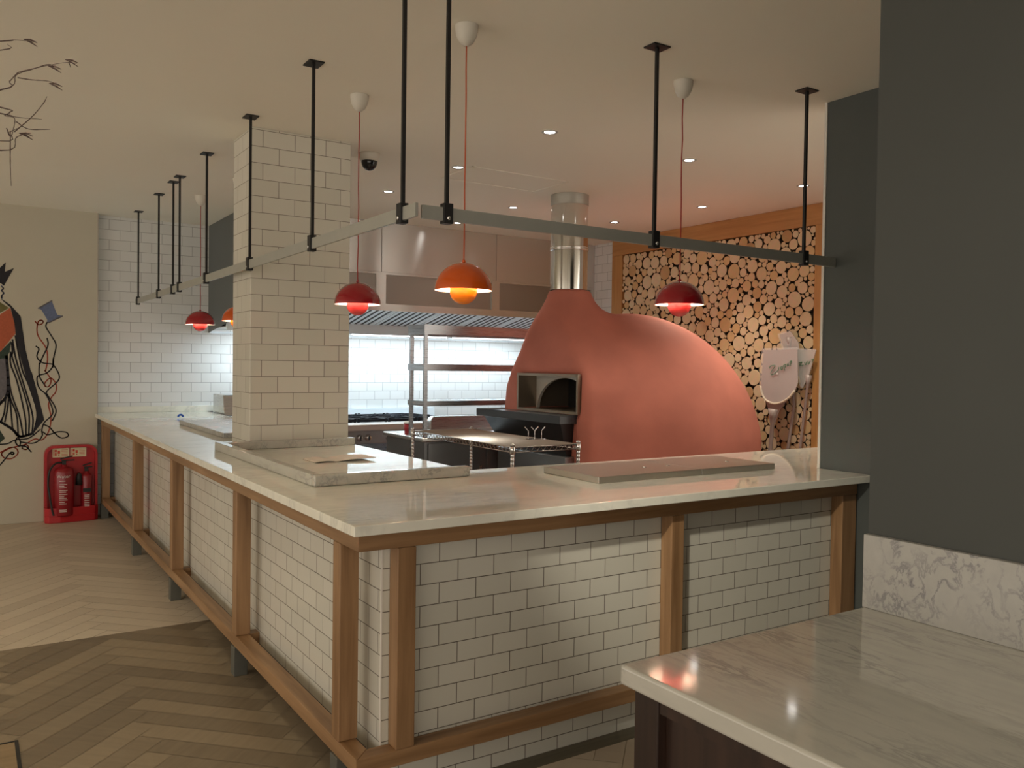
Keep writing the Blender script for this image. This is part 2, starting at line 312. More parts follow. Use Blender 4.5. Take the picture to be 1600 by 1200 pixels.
def smooth_line(pts, n=5):
    """Catmull-Rom through the points"""
    P = [Vector(p) for p in pts]; P = [P[0]*2-P[1]]+P+[P[-1]*2-P[-2]]; out = []
    for i in range(1, len(P)-2):
        for k in range(n):
            t = k/n; a, b, c, d = P[i-1:i+3]
            out.append(0.5*((2*b)+(c-a)*t+(2*a-5*b+4*c-d)*t*t+(3*b-a-3*c+d)*t**3))
    out.append(P[-2]); return out
def bag_material():
    m, nt, b = newmat('clear_bag'); b.inputs['Base Color'].default_value = (0.9, 0.9, 0.9, 1); b.inputs['Roughness'].default_value = 0.15
    b.inputs['Alpha'].default_value = 0.18
    return m
MAT['bag'] = bag_material()
MURAL={'hair': [(0.223, 2.249), (0.252, 2.268), (0.295, 2.318), (0.288, 2.233), (0.357, 2.272), (0.281, 2.11), (0.259, 2.13), (0.223, 2.14)], 'cape': [(0.259, 1.991), (0.273, 1.988), (0.332, 1.944), (0.409, 1.846), (0.423, 1.735), (0.446, 1.557), (0.487, 1.36), (0.494, 1.354), (0.547, 1.13), (0.593, 0.921), (0.506, 0.798), (0.513, 0.837), (0.54, 0.922), (0.536, 0.992), (0.472, 1.216), (0.409, 1.473), (0.398, 1.53), (0.372, 1.674), (0.361, 1.784), (0.332, 1.919)], 'scarf': [(0.209, 1.82), (0.252, 1.856), (0.328, 1.919), (0.361, 1.784), (0.368, 1.691), (0.252, 1.527), (0.209, 1.493)], 'collar': [(0.209, 1.972), (0.252, 1.965), (0.273, 1.95), (0.321, 1.918), (0.252, 1.871), (0.209, 1.846)], 'band': [(0.209, 1.493), (0.252, 1.527), (0.337, 1.631), (0.324, 1.528), (0.297, 1.475), (0.209, 1.455)], 'panel': [(0.209, 1.455), (0.297, 1.475), (0.3, 1.358), (0.3, 1.471), (0.308, 1.174), (0.252, 1.09), (0.208, 1.065)], 'patch': [(0.208, 0.863), (0.252, 0.836), (0.289, 0.765), (0.252, 0.726), (0.208, 0.719)], 'spool': [(0.546, 1.925), (0.653, 1.999), (0.659, 1.978), (0.695, 1.875), (0.737, 1.864), (0.73, 1.851), (0.626, 1.799), (0.615, 1.807), (0.615, 1.829), (0.569, 1.913)]}
MURAL_LINES={'stripes': [[(0.368, 1.674), (0.39, 1.53), (0.424, 1.359), (0.472, 1.234), (0.536, 0.992), (0.511, 0.811)], [(0.346, 1.639), (0.361, 1.529), (0.383, 1.422), (0.45, 1.174), (0.502, 0.958), (0.498, 0.802)], [(0.339, 1.614), (0.346, 1.529), (0.346, 1.472), (0.42, 1.217), (0.472, 0.993), (0.472, 0.795)], [(0.332, 1.529), (0.332, 1.421), (0.383, 1.259), (0.442, 0.959), (0.45, 0.787)], [(0.306, 1.472), (0.332, 1.191), (0.398, 0.96), (0.427, 0.788)], [(0.306, 1.446), (0.324, 1.149), (0.376, 0.978), (0.39, 0.797)], [(0.317, 1.174), (0.332, 1.047), (0.346, 0.85)], [(0.317, 1.174), (0.31, 1.047), (0.288, 0.911)], [(0.295, 1.132), (0.284, 0.996), (0.259, 0.912)]], 'outline': [[(0.302, 1.477), (0.302, 1.471), (0.311, 1.183), (0.252, 1.073), (0.208, 1.049)], [(0.208, 0.947), (0.255, 0.912), (0.346, 0.842), (0.39, 0.785), (0.427, 0.777), (0.506, 0.802)]], 'blackthread': [[(0.615, 1.803), (0.607, 1.759), (0.653, 1.674), (0.687, 1.597), (0.668, 1.483), (0.661, 1.396), (0.665, 1.477), (0.661, 1.407), (0.615, 1.346), (0.547, 1.32), (0.536, 1.277), (0.554, 1.208), (0.608, 1.147), (0.657, 1.024), (0.654, 0.963), (0.593, 0.895), (0.574, 0.826), (0.578, 0.782), (0.547, 0.732), (0.495, 0.712), (0.405, 0.728)], [(0.615, 1.66), (0.622, 1.595), (0.577, 1.482), (0.558, 1.429), (0.554, 1.424), (0.554, 1.32), (0.592, 1.242)], [(0.528, 1.584), (0.55, 1.559), (0.535, 1.49), (0.577, 1.438), (0.653, 1.426), (0.668, 1.416), (0.711, 1.329), (0.699, 1.268), (0.615, 1.181), (0.623, 1.138), (0.669, 1.059), (0.688, 0.997), (0.669, 0.937), (0.654, 0.911)], [(0.593, 0.878), (0.638, 0.85), (0.677, 0.797), (0.731, 0.751), (0.785, 0.767), (0.77, 0.802), (0.7, 0.809), (0.623, 0.785), (0.581, 0.813)], [(0.223, 0.507), (0.252, 0.531), (0.295, 0.588), (0.332, 0.637), (0.357, 0.632), (0.346, 0.617), (0.332, 0.629)], [(0.223, 0.718), (0.252, 0.713), (0.31, 0.717), (0.368, 0.747), (0.472, 0.76), (0.562, 0.835)], [(0.368, 0.738), (0.387, 0.768), (0.407, 0.728), (0.398, 0.69), (0.376, 0.712), (0.368, 0.738)], [(0.398, 0.694), (0.45, 0.684), (0.491, 0.634)]], 'redthread': [[(0.52, 1.808), (0.547, 1.778), (0.58, 1.793), (0.577, 1.818), (0.547, 1.809), (0.535, 1.739), (0.547, 1.671), (0.607, 1.569), (0.619, 1.465), (0.604, 1.369), (0.6, 1.363), (0.646, 1.286), (0.63, 1.225), (0.6, 1.225), (0.6, 1.259), (0.646, 1.299), (0.688, 1.242), (0.684, 1.172), (0.653, 1.129), (0.627, 1.059), (0.646, 0.955), (0.638, 0.85), (0.608, 0.773), (0.57, 0.739), (0.517, 0.75), (0.435, 0.701), (0.339, 0.68), (0.273, 0.644), (0.266, 0.615), (0.295, 0.586), (0.346, 0.585), (0.387, 0.626), (0.376, 0.67), (0.332, 0.682), (0.252, 0.641)], [(0.42, 0.668), (0.45, 0.658), (0.471, 0.678), (0.45, 0.701), (0.424, 0.685), (0.42, 0.668)]], 'chain': [[(0.263, 2.109), (0.277, 2.085), (0.263, 2.067), (0.281, 2.047), (0.266, 2.025), (0.266, 1.996)]]}
TWIGS={'branch': [[(0.093, 2.341), (0.12, 2.374), (0.142, 2.405), (0.16, 2.416), (0.206, 2.438), (0.243, 2.454), (0.285, 2.47), (0.314, 2.472)], [(0.093, 2.339), (0.138, 2.396), (0.183, 2.423), (0.229, 2.448), (0.25, 2.443), (0.264, 2.441)], [(0.142, 2.389), (0.183, 2.389), (0.229, 2.393), (0.267, 2.384)], [(0.093, 2.495), (0.129, 2.506), (0.169, 2.511), (0.194, 2.513)], [(0.093, 2.464), (0.113, 2.486)], [(0.29, 2.469), (0.297, 2.457)]], 'branch2': [[(0.093, 2.285), (0.12, 2.274), (0.106, 2.261), (0.133, 2.258), (0.131, 2.224), (0.122, 2.21)], [(0.133, 2.212), (0.183, 2.269), (0.215, 2.317), (0.225, 2.34)], [(0.138, 2.246), (0.174, 2.229), (0.236, 2.239)], [(0.093, 2.267), (0.138, 2.264), (0.213, 2.271)], [(0.122, 2.212), (0.121, 2.114), (0.123, 2.032)], [(0.093, 2.177), (0.122, 2.21), (0.142, 2.226)], [(0.093, 2.146), (0.138, 2.194), (0.165, 2.209), (0.181, 2.206)], [(0.165, 2.211), (0.181, 2.218)], [(0.111, 2.221), (0.122, 2.197), (0.129, 2.219), (0.113, 2.211)]]}
PEELS={'blade1': [(4.865, 1.632), (4.518, 1.635), (4.506, 1.361), (4.532, 1.296), (4.586, 1.238), (4.665, 1.193), (4.746, 1.18), (4.824, 1.205), (4.867, 1.256), (4.887, 1.323)], 'cone1': [(4.887, 1.313), (4.842, 1.228), (4.746, 1.18), (4.609, 1.224), (4.521, 1.305), (4.563, 1.23), (4.687, 1.14), (4.736, 1.015), (4.789, 1.012), (4.81, 1.134)], 'h1': [(4.763, 1.032), (4.782, 0.764)], 'h2': [(4.607, 1.172), (4.666, 0.785)], 'h3': [(4.466, 1.326), (4.525, 0.807)], 'blade2': [(4.566, 1.636), (4.379, 1.629), (4.439, 1.436), (4.496, 1.324), (4.519, 1.333), (4.544, 1.434)], 'bag3': [(4.768, 1.764), (4.653, 1.789), (4.572, 1.694), (4.564, 1.637), (4.718, 1.638)], 'txt': [[(4.784, 1.477), (4.773, 1.496), (4.726, 1.499), (4.758, 1.459), (4.771, 1.43), (4.742, 1.426), (4.69, 1.464)], [(4.688, 1.488), (4.69, 1.459)], [(4.673, 1.483), (4.656, 1.465), (4.651, 1.493), (4.673, 1.483)], [(4.639, 1.507), (4.627, 1.46)], [(4.639, 1.502), (4.617, 1.512), (4.622, 1.484)], [(4.605, 1.512), (4.589, 1.516), (4.602, 1.498), (4.583, 1.503)], [(4.578, 1.535), (4.568, 1.498)], [(4.578, 1.53), (4.561, 1.54), (4.564, 1.516)]], 'txt2': [[(4.536, 1.522), (4.503, 1.531), (4.53, 1.504), (4.491, 1.509)], [(4.481, 1.532), (4.469, 1.509), (4.459, 1.536)], [(4.448, 1.541), (4.442, 1.513), (4.426, 1.541)], [(4.416, 1.55), (4.394, 1.555), (4.407, 1.532)]]}
# ------------------------------------------------------------------ floor
def clip(poly, x0, x1, y0, y1):
    def cut(P, f, inter):
        out = []
        for i in range(len(P)):
            a, b = P[i-1], P[i]
            if f(b):
                if not f(a): out.append(inter(a, b))
                out.append(b)
            elif f(a): out.append(inter(a, b))
        return out
    def ix(x): return lambda a, b: (x, a[1]+(b[1]-a[1])*(x-a[0])/(b[0]-a[0]))
    def iy(y): return lambda a, b: (a[0]+(b[0]-a[0])*(y-a[1])/(b[1]-a[1]), y)
    for f, n in ((lambda p: p[0] >= x0, ix(x0)), (lambda p: p[0] <= x1, ix(x1)), (lambda p: p[1] >= y0, iy(y0)), (lambda p: p[1] <= y1, iy(y1))):
        if poly: poly = cut(poly, f, n)
    return poly
def herringbone(name, rect, mat, L=0.66, W=0.11, seed=1, ang=45, org=(0.18, 3.76)):
    rnd = random.Random(seed); x0, x1, y0, y1 = rect
    ca, sa = math.cos(R(ang)), math.sin(R(ang)); g = 0.0016
    vs, fs, tones = [], [], []
    span = 14
    nmax = int(span/W)
    for j in range(-int(span/L)-1, int(span/L)+2):
        for i in range(-nmax, nmax):
            ox, oy = i*W+j*L, i*W-j*L
            if abs(ox) > span or abs(oy) > span: continue
            for k, (a0, a1, b0, b1) in enumerate(((ox, ox+L, oy, oy+W), (ox+L, ox+L+W, oy+W-L, oy+W))):
                q = [(a0+g, b0+g), (a1-g, b0+g), (a1-g, b1-g), (a0+g, b1-g)]
                q = [(org[0]+a*ca-b*sa, org[1]+a*sa+b*ca) for a, b in q]
                if max(p[0] for p in q) < x0 or min(p[0] for p in q) > x1 or max(p[1] for p in q) < y0 or min(p[1] for p in q) > y1: continue
                q = clip(q, x0, x1, y0, y1)
                if len(q) < 3: continue
                o = len(vs); vs += [(a, b, 0) for a, b in q]; fs.append(list(range(o, o+len(q)))); tones.append((rnd.random(), float(k)))
    me = bpy.data.meshes.new(name); me.from_pydata(vs, [], fs); me.materials.append(mat)
    at = me.color_attributes.new('tone', 'FLOAT_COLOR', 'CORNER')
    for p, t in zip(me.polygons, tones):
        for li in p.loop_indices: at.data[li].color = (t[0]*0.6+0.2, t[1], 0, 1)
    ob = bpy.data.objects.new(name, me); COL.objects.link(ob); WORLD[ob.name] = Vector((0, 0, 0)); return ob
fl = struct(MB().box(-5, 6.3, -4, 9.2, -0.12, -0.0015, 0).build('floor', MAT['grout2']))
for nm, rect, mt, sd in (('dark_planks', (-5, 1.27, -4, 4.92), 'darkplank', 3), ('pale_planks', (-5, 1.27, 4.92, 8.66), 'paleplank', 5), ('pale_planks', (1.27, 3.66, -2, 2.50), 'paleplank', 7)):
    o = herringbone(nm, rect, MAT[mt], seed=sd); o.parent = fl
MB().box(1.27, 3.66, 2.50, 2.586, -0.001, 0.0005).build('floor_strip', wood('floor_strip_dark', (0.085, 0.072, 0.045), (0.15, 0.125, 0.08), 0), fl)  # thin darker strip on the floor along the right-arm base
MB().box(2.03, 5.93, 3.5, 8.79, -0.0014, 0.001).build('kitchen_tiles', MAT['tilefloor'], fl)

# flush floor hatch at the lower left
h = thing('floor_hatch', (-0.05, 3.59, 0), 'flush floor hatch with a thin dark metal edge, set in the dark herringbone planks', 'hatch')
MB().box(-0.3, 0.155, 3.40, 3.712, 0.0002, 0.0012).build('lid', wood('hatch_wood', (0.20, 0.14, 0.07), (0.30, 0.21, 0.12), 0), h)
fr = MB(); fr.box(0.155, 0.168, 3.40, 3.725, 0.0002, 0.003); fr.box(-0.3, 0.155, 3.716, 3.722, 0.0002, 0.003); fr.build('edge', MAT['blackmetal'], h)

# ------------------------------------------------------------------ shell
CEIL = 2.829
struct(MB().box(-5, 6.3, -4, 9.2, CEIL, CEIL+0.12).build('ceiling', MAT['ceiling']))
struct(MB().box(-5, 1.028, 8.667, 9.2, 0, CEIL).build('wall_mural', MAT['plaster']))
struct(MB().box(1.0285, 6.3, 8.79, 9.2, 0, CEIL).build('wall_back', MAT['tile_wall']))
struct(MB().box(5.93, 6.3, 2.3, 8.79, 0, CEIL).build('wall_right', MAT['tile_wall']))
struct(MB().box(1.024, 1.031, 8.663, 8.668, 0.9685, CEIL-0.0005).build('trim_1', MAT['moulding']))
# dark wall behind the right arm, with its pale end trim, and the nearer dark wall block
struct(MB().box(3.671, 3.83, 0.6, 2.742, 0, CEIL).build('wall_far_dark', MAT['darkpaint2']))
struct(MB().box(3.664, 3.835, 2.742, 2.756, 0.9685, CEIL).build('trim_2', MAT['whiteedge']))
struct(MB().box(1.922, 3.66, -4, 1.288, 0, CEIL).build('wall_near_dark', MAT['darkpaint']))
cc = (1.382, 1.988, 4.918, 5.30)
struct(MB().box(*cc, 0, CEIL).build('wall_column', MAT['tile_column'], bevel=0.003))
# ceiling access hatch outline
hb = MB(); x0, x1, y0, y1 = 2.90, 3.72, 5.0, 5.45; t = 0.012
for b in ((x0, x1, y0, y0+t), (x0, x1, y1-t, y1), (x0, x0+t, y0, y1), (x1-t, x1, y0, y1)): hb.box(*b, CEIL-0.004, CEIL-0.0005)
struct(hb.build('trim_3', MAT['ceiling']))

# ------------------------------------------------------------------ L-shaped counter
cb = thing('serving_counter', (1.6, 3.0, 0), 'L-shaped counter body clad in white brick tiles inside an orange-brown timber frame', 'counter')
poly = [(1.168, 2.584), (3.66, 2.584), (3.66, 3.46), (2.0, 3.46), (2.0, 8.785), (1.168, 8.66)]
poly = [(1.168, 2.584), (3.66, 2.584), (3.66, 3.46), (1.99, 3.46), (1.99, 4.90), (1.168, 4.90)]
tp = MB().prism(poly, 0.137, 0.9335); tp.box(1.168, 1.378, 4.90, 5.31, 0.137, 0.9335); tp.box(1.168, 1.99, 5.31, 8.655, 0.137, 0.9335)
tp.box(1.168, 3.66, 2.584, 2.70, 0.0, 0.137)
tp.build('tiled_panel', MAT['tile_counter'], cb)
MB().box(1.23, 1.95, 2.71, 8.65, 0.0, 0.1365).build('under_rail_shade', MAT['blackbox'], cb)  # black block added to stand in for the shade beneath the rail
pe = MB(); pe.box(1.1655, 1.1705, 2.5815, 2.5865, 0.0, 0.933); pe.build('corner_strip', MAT['whiteedge'], cb)
def mitre_rail(nm, xo, yo, d, z0, z1, xe, ye):
    # left arm piece and right arm piece meeting in a mitre
    a = MB().prism([(xo, yo), (xo+d, yo+d), (xo+d, ye), (xo, ye)], z0, z1).build(nm, MAT['oak_y'], cb, bevel=0.003)
    b = MB().prism([(xo, yo), (xe, yo), (xe, yo+d), (xo+d, yo+d)], z0, z1).build(nm, MAT['oak_x'], cb, bevel=0.003)
mitre_rail('apron', 1.056, 2.518, 0.064, 0.866, 0.9335, 3.66, 8.65)
mitre_rail('bottom_rail', 1.056, 2.518, 0.064, 0.136, 0.190, 3.66, 8.65)
LP = [2.672, 3.965, 5.42, 6.82, 8.57]
for i, y in enumerate(LP):
    MB().box(1.056, 1.124, y, y+0.068, 0.1905, 0.8655).build('post', MAT['oak_z'], cb, bevel=0.003)
    if i: MB().box(1.1205, 1.1675, y+0.003, y+0.065, 0.140, 0.19).build('bracket', MAT['oak_x'], cb)
    MB().box(1.050, 1.112, y+0.002, y+0.064, 0.0, 0.1355).build('foot', MAT['feet'], cb, bevel=0.002)
for x0, x1 in ((1.196, 1.264), (2.428, 2.497), (3.548, 3.655)):
    MB().box(x0, x1, 2.518, 2.583, 0.1905, 0.8655).build('post', MAT['oak_z'], cb, bevel=0.003)
# worktop
wp = [(1.008, 2.437), (3.664, 2.437), (3.664, 2.76), (4.62, 2.76), (4.62, 3.49), (2.03, 3.49), (2.03, 4.917), (1.381, 4.917), (1.381, 5.301), (2.03, 5.301), (2.03, 8.787), (1.036, 8.787), (1.036, 8.660), (1.008, 8.660)]
wt = MB().prism(wp, 0.934, 0.968).build('worktop', MAT['marble'], bevel=0.003)
tag(wt, 'long L-shaped polished white marble worktop running round the tiled counter', 'worktop')
# raised marble lip round the pass, in front of the column
lp = thing('marble_lip', (1.2, 3.3, 0.968), 'raised grey-veined marble kerb edging the pass in front of the tiled column', 'marble kerb')
MB().box(1.184, 1.916, 3.286, 3.328, 0.9685, 1.016).build('front_strip', MAT['marble_matt'], lp, bevel=0.008, seg=3)
MB().box(1.184, 1.226, 3.3285, 4.916, 0.9685, 1.016).build('side_strip', MAT['marble_matt'], lp, bevel=0.004)
MB().box(1.2265, 2.012, 4.862, 4.9165, 0.9685, 1.014).build('back_strip', MAT['marble_matt'], lp, bevel=0.004)
# pale slab behind the column
tag(MB().box(1.42, 1.98, 5.66, 7.02, 0.9685, 1.002).build('marble_slab', MAT['marble_splash'], bevel=0.003), 'flat grey marble slab lying on the worktop behind the column', 'marble slab')
tag(MB().box(1.036, 2.107, 8.755, 8.7895, 0.9685, 1.026).build('marble_upstand', MAT['marble'], bevel=0.002), 'low marble upstand along the foot of the back tiled wall', 'marble upstand')
# steel lids
for nm, x0, x1, lab in (('steel_cover', 2.285, 2.903, 'left-hand brushed steel hatch cover on the right arm of the counter'), ('steel_cover', 2.907, 3.42, 'right-hand brushed steel hatch cover, nearer the dark wall')):
    t = thing(nm, ((x0+x1)/2, 3.03, 0.9685), lab, 'steel cover', 'steel covers on the counter')
    MB().box(x0, x1, 2.822, 3.235, 0.9685, 0.998).build('lid', MAT['coversteel'], t, bevel=0.003)
    for xx in ([0.5*(x0+x1)+0.1] if x0 > 2.9 else [x0+0.42, x0+0.60-0.03]):
        MB().lathe([(0.0001, 0), (0.012, 0), (0.012, 0.002), (0.006, 0.004), (0.0001, 0.004)], (xx, 3.0, 0.998), 14).build('rivet', MAT['chrome'], t)
# booklet
bk = thing('booklet', (1.64, 4.16, 0.969), 'open pinkish booklet lying flat at the foot of the column', 'booklet')
mb = MB(); n = 10
for s_, xa, xb in ((0, 1.47, 1.585), (1, 1.585, 1.80)):
    top = []
    for k in range(n+1):
        u = k/n; x = xa+(xb-xa)*u; z = 0.972+0.011*math.sin(math.pi*min(1, (u if s_ else 1-u)*1.0))**1.0*(0.8 if s_ else .6)+(0.010*u**3 if s_ else 0); top.append((x, z))
    pol = top+[(x, z-0.003) for x, z in top[::-1]]
    MB().prism([(a, b) for a, b in pol], 4.07, 4.25, ax=1).build('page_block', MAT['paper'], bk)
# blue plastic hook
bl = MB(); bl.tube([(1.585+0.02*math.cos(a), 7.79, 0.9765+0.020*math.sin(a)) for a in [k*math.pi/10 for k in range(0, 11)]], 0.009, 8)
tag(bl.build('plastic_clip', MAT['blue']), 'small bright blue plastic clip on the worktop behind the column', 'clip')

# ------------------------------------------------------------------ near counter at lower right
nc = thing('side_cabinet', (1.5, 0.3, 0), 'dark walnut cabinet under the nearest marble top', 'cabinet')
MB().box(1.128, 1.196, 1.200, 1.268, 0, 0.8345).build('leg', MAT['walnut'], nc, bevel=0.003)
MB().box(1.128, 1.196, -0.9, -0.83, 0, 0.8345).build('leg', MAT['walnut'], nc, bevel=0.003)
MB().box(1.150, 1.190, -0.829, 1.199, 0.08, 0.80).build('side_panel', MAT['walnut'], nc)
MB().box(1.132, 1.188, -0.829, 1.199, 0.8005, 0.8345).build('top_rail', MAT['walnut'], nc)
MB().box(1.197, 1.90, 1.225, 1.262, 0.0, 0.8345).build('end_panel', MAT['walnut'], nc)
nt_ = MB().box(1.1045, 1.9218, -1.6, 1.288, 0.835, 0.876).build('marble_top', MAT['marble_matt'], bevel=0.007, seg=4)
nt_.name = 'side_worktop'
tag(nt_, 'matt grey-veined marble top on the dark cabinet nearest the camera', 'marble top')
tag(MB().box(1.9015, 1.9215, -1.6, 1.288, 0.8761, 1.061).build('splashback', MAT['marble_splash'], bevel=0.002), 'grey marble splashback standing against the nearest dark wall', 'splashback')
# ------------------------------------------------------------------ hanging rails
def rail(label, axis, fixed, a0, a1, rods):
    def P(a, d, z): return (fixed+d, a, z) if axis == 1 else (a, fixed+d, z)
    def bx(mb, a_0, a_1, d0, d1, z0, z1):
        return mb.box(fixed+d0, fixed+d1, a_0, a_1, z0, z1) if axis == 1 else mb.box(a_0, a_1, fixed+d0, fixed+d1, z0, z1)
    t = thing('hanging_rail', P((a0+a1)/2, 0, 2.0), label, 'ceiling rail', 'steel rails hung above the counter')
    bx(MB(), a0, a1, 0.0, 0.012, 1.989, 2.037).build('bar', MAT['rail'], t, bevel=0.001)
    for r in rods:
        rd = bx(MB(), r-0.0065, r+0.0065, 0.003, 0.016, 2.045, CEIL-0.006)
        ro = rd.build('rod', MAT['blackmetal'], t)
        bx(MB(), r-0.045, r+0.045, -0.025, 0.045, CEIL-0.006, CEIL-0.0005).build('ceiling_plate', MAT['blackmetal'], ro)
        bx(MB(), r-0.019, r+0.019, -0.008, 0.024, 1.979, 2.052).build('clamp', MAT['blackmetal'], ro, bevel=0.002)
        c = P(r, -0.008, 1.998)
        prof = [(0.0001, 0), (0.007, 0), (0.007, -0.004), (0.0001, -0.005)]
        MB().lathe(prof, c, 12, ax=0 if axis == 1 else 1).build('bolt', MAT['chrome'], ro)
rail('long steel rail on black rods over the left arm of the counter', 1, 1.3123, 2.655, 8.43, [2.775, 3.72, 4.725, 5.73, 6.56, 6.79, 7.36, 8.33])
rail('shorter steel rail on black rods over the right arm of the counter', 0, 2.6748, 1.350, 3.669, [1.452, 2.452, 3.43])

# ------------------------------------------------------------------ pendants
def pendant(x, y, kind, label, zr=1.772):
    t = thing('pendant_lamp', (x, y, CEIL), label, 'pendant lamp', 'domed pendant lamps over the counter')
    shade, bowl, cord = (MAT['red'], MAT['redbowl'], MAT['redcord']) if kind == 'red' else (MAT['orange'], MAT['orangebowl'], MAT['orangecord'])
    MB().lathe([(0.0475, -0.0008), (0.046, -0.02), (0.040, -0.045), (0.028, -0.068), (0.010, -0.082), (0.0001, -0.083)], (x, y, CEIL), 28).build('ceiling_rose', MAT['rose'], t)
    zt = zr+0.113
    wob = random.Random(int(x*10+y*7)); pts = [(x+wob.uniform(-.002, .002)*(0 < k < 9), y+wob.uniform(-.002, .002)*(0 < k < 9), CEIL-0.08+(zt-CEIL+0.08)*k/9) for k in range(10)]
    MB().tube(pts, 0.0028, 8).build('cord', cord, t)
    r = 0.117; h_ = 0.113
    out = [(0.0001, h_)]+[(r*math.sin(a), h_*math.cos(a)) for a in [k*math.pi/2/16 for k in range(1, 17)]]
    inn = [((r-0.0025)*math.sin(a), (h_-0.0025)*math.cos(a)) for a in [k*math.pi/2/16 for k in range(16, 0, -1)]]+[(0.0001, h_-0.0025)]
    s = MB().lathe(out, (x, y, zr), 40, 0); s.lathe(inn, (x, y, zr), 40, 1)
    n = 40; s.lathe([(r, 0), (r-0.0025, 0)], (x, y, zr), 40, 0)
    so = s.build('shade', [shade, MAT['shadeinner']], t, fixn=False)
    MB().lathe([(0.0001, 0.012), (0.006, 0.010), (0.009, 0.001), (0.006, 0.0005), (0.0001, 0.0005)], (x, y, zr+h_), 16).build('cap', shade, t)
    rb = 0.055
    bw = MB().lathe([(rb*math.sin(a), -0.004+0.052*math.cos(a)*-1) for a in [k*math.pi/2/12 for k in range(0, 13)]] + [(rb, 0.010), (rb*0.92, 0.032)], (x, y, zr), 32, 0)
    bw.build('bowl', bowl, t)
    pb = MB().lathe([(0.0001, 0.03), (0.018, 0.02), (0.022, 0.0), (0.018, -0.02), (0.0001, -0.025)], (x, y, zr+0.03), 16).build('bulb', emit_bulb, t)
    for k in range(3):
        a = 2*math.pi*k/3+0.4; MB().tube([(x+0.05*math.cos(a), y+0.05*math.sin(a), zr+0.02), (x+0.098*math.cos(a), y+0.098*math.sin(a), zr+0.055)], 0.0015, 6).build('spoke', MAT['shadeinner'], t)
emit_bulb = emit('bulb_glow', (1.0, 0.84, 0.62), 1150)
for a in [(1.680, 2.955, 'orange', 'nearest orange domed pendant, hung over the inner corner of the counter'),
          (1.672, 4.028, 'red', 'dark red domed pendant hanging just right of the tiled column'),
          (2.850, 2.935, 'red', 'dark red domed pendant hanging in front of the log wall'),
          (1.700, 6.37, 'orange', 'orange domed pendant half hidden behind the tiled column'),
          (1.620, 7.225, 'red', 'farthest small red domed pendant, left of the tiled column')]:
    pendant(*a)

# ------------------------------------------------------------------ downlights
spots = [(2.84, 4.008, 'largest lit downlight, nearest the camera above the oven flue'), (3.964, 4.015, 'lit downlight beside the cord of the red pendant before the log wall'),
 (2.838, 5.085, 'lit downlight beside the cord of the nearest orange pendant'), (3.948, 6.096, 'lit downlight just left of the steel flue'),
 (5.203, 5.108, 'lit downlight in the ceiling right of the rod nearest the log wall'), (2.794, 6.128, 'lit downlight between the dome camera and the near end of the left rail'),
 (3.951, 7.078, 'lit downlight just below the right rail near the hood'), (5.11, 6.14, 'lit downlight right of the flue, farthest toward the right wall'), (5.191, 4.078, 'lit downlight beside the last rod by the dark wall')]
for x, y, lab in spots:
    t = thing('ceiling_downlight', (x, y, CEIL), lab, 'downlight', 'recessed ceiling downlights')
    MB().lathe([(0.047, -0.0006), (0.047, -0.004), (0.040, -0.007), (0.034, -0.004), (0.030, -0.0012)], (x, y, CEIL), 28).build('trim_ring', MAT['whitering'], t)
    MB().lathe([(0.0001, -0.0015), (0.030, -0.0015)], (x, y, CEIL), 20).build('lens', MAT['lamp'], t)
    l = light('spot_lamp', 'SPOT', (x, y, CEIL-0.012), (60 if x > 5 else 36) if y < 7 else 14, NEUT, spot_size=R(88), spot_blend=1.0, shadow_soft_size=0.03)
# dome camera
t = thing('dome_camera', (2.19, 5.103, CEIL), 'small white ceiling dome camera with a black glass bubble', 'security camera')
MB().lathe([(0.0001, -0.0005), (0.068, -0.0005), (0.068, -0.012), (0.064, -0.035), (0.056, -0.05), (0.0001, -0.05)], (2.19, 5.103, CEIL), 32).build('base', MAT['rose'], t)
MB().lathe([(0.052, -0.05)]+[(0.052*math.cos(a), -0.052-0.058*math.sin(a)) for a in [k*math.pi/2/10 for k in range(11)]], (2.19, 5.103, CEIL), 32).build('dome', MAT['darkglass'], t)

# ------------------------------------------------------------------ oven (implicit surface)
def smin(a, b, k):
    h = np.clip(0.5+0.5*(b-a)/k, 0, 1); return b*(1-h)+a*h-k*h*(1-h)
def smax(a, b, k): return -smin(-a, -b, k)
def oven_field(x, y, z):
    up_ = np.clip((z-0.92)/0.965, 0, 1)
    dx, dy = (x-4.80+0.16*up_)/0.915, (y-5.30-0.08*up_)/0.93
    zz = np.where(z > 0.92, (z-0.92)/0.995, (z-0.92)*0.055)
    f1 = ((np.abs(dx)**2.0+np.abs(dy)**2.0+np.abs(zz)**2.15)**0.5-1)*0.92
    zs = np.array([0.0, 1.05, 1.30, 1.45, 1.60, 1.72, 1.83, 1.93, 2.02, 2.10]); rs = np.array([0.65, 0.645, 0.615, 0.535, 0.43, 0.37, 0.295, 0.225, 0.18, 0.166])
    rho = np.sqrt((x-4.03)**2+((y-5.38)/1.0)**2)
    f2 = (rho-np.interp(z, zs, rs))*0.86
    f = smin(f1, f2, 0.24)
    f = smax(f, 3.785-x, 0.05)
    f = np.maximum(f, z-2.075)
    f = np.maximum(f, np.abs(x-4.67)-1.255)
    bxm = np.maximum(np.maximum(np.abs(y-5.32)-0.40, np.abs(z-1.262)-0.138), x-4.35)
    return np.maximum(f, -bxm)
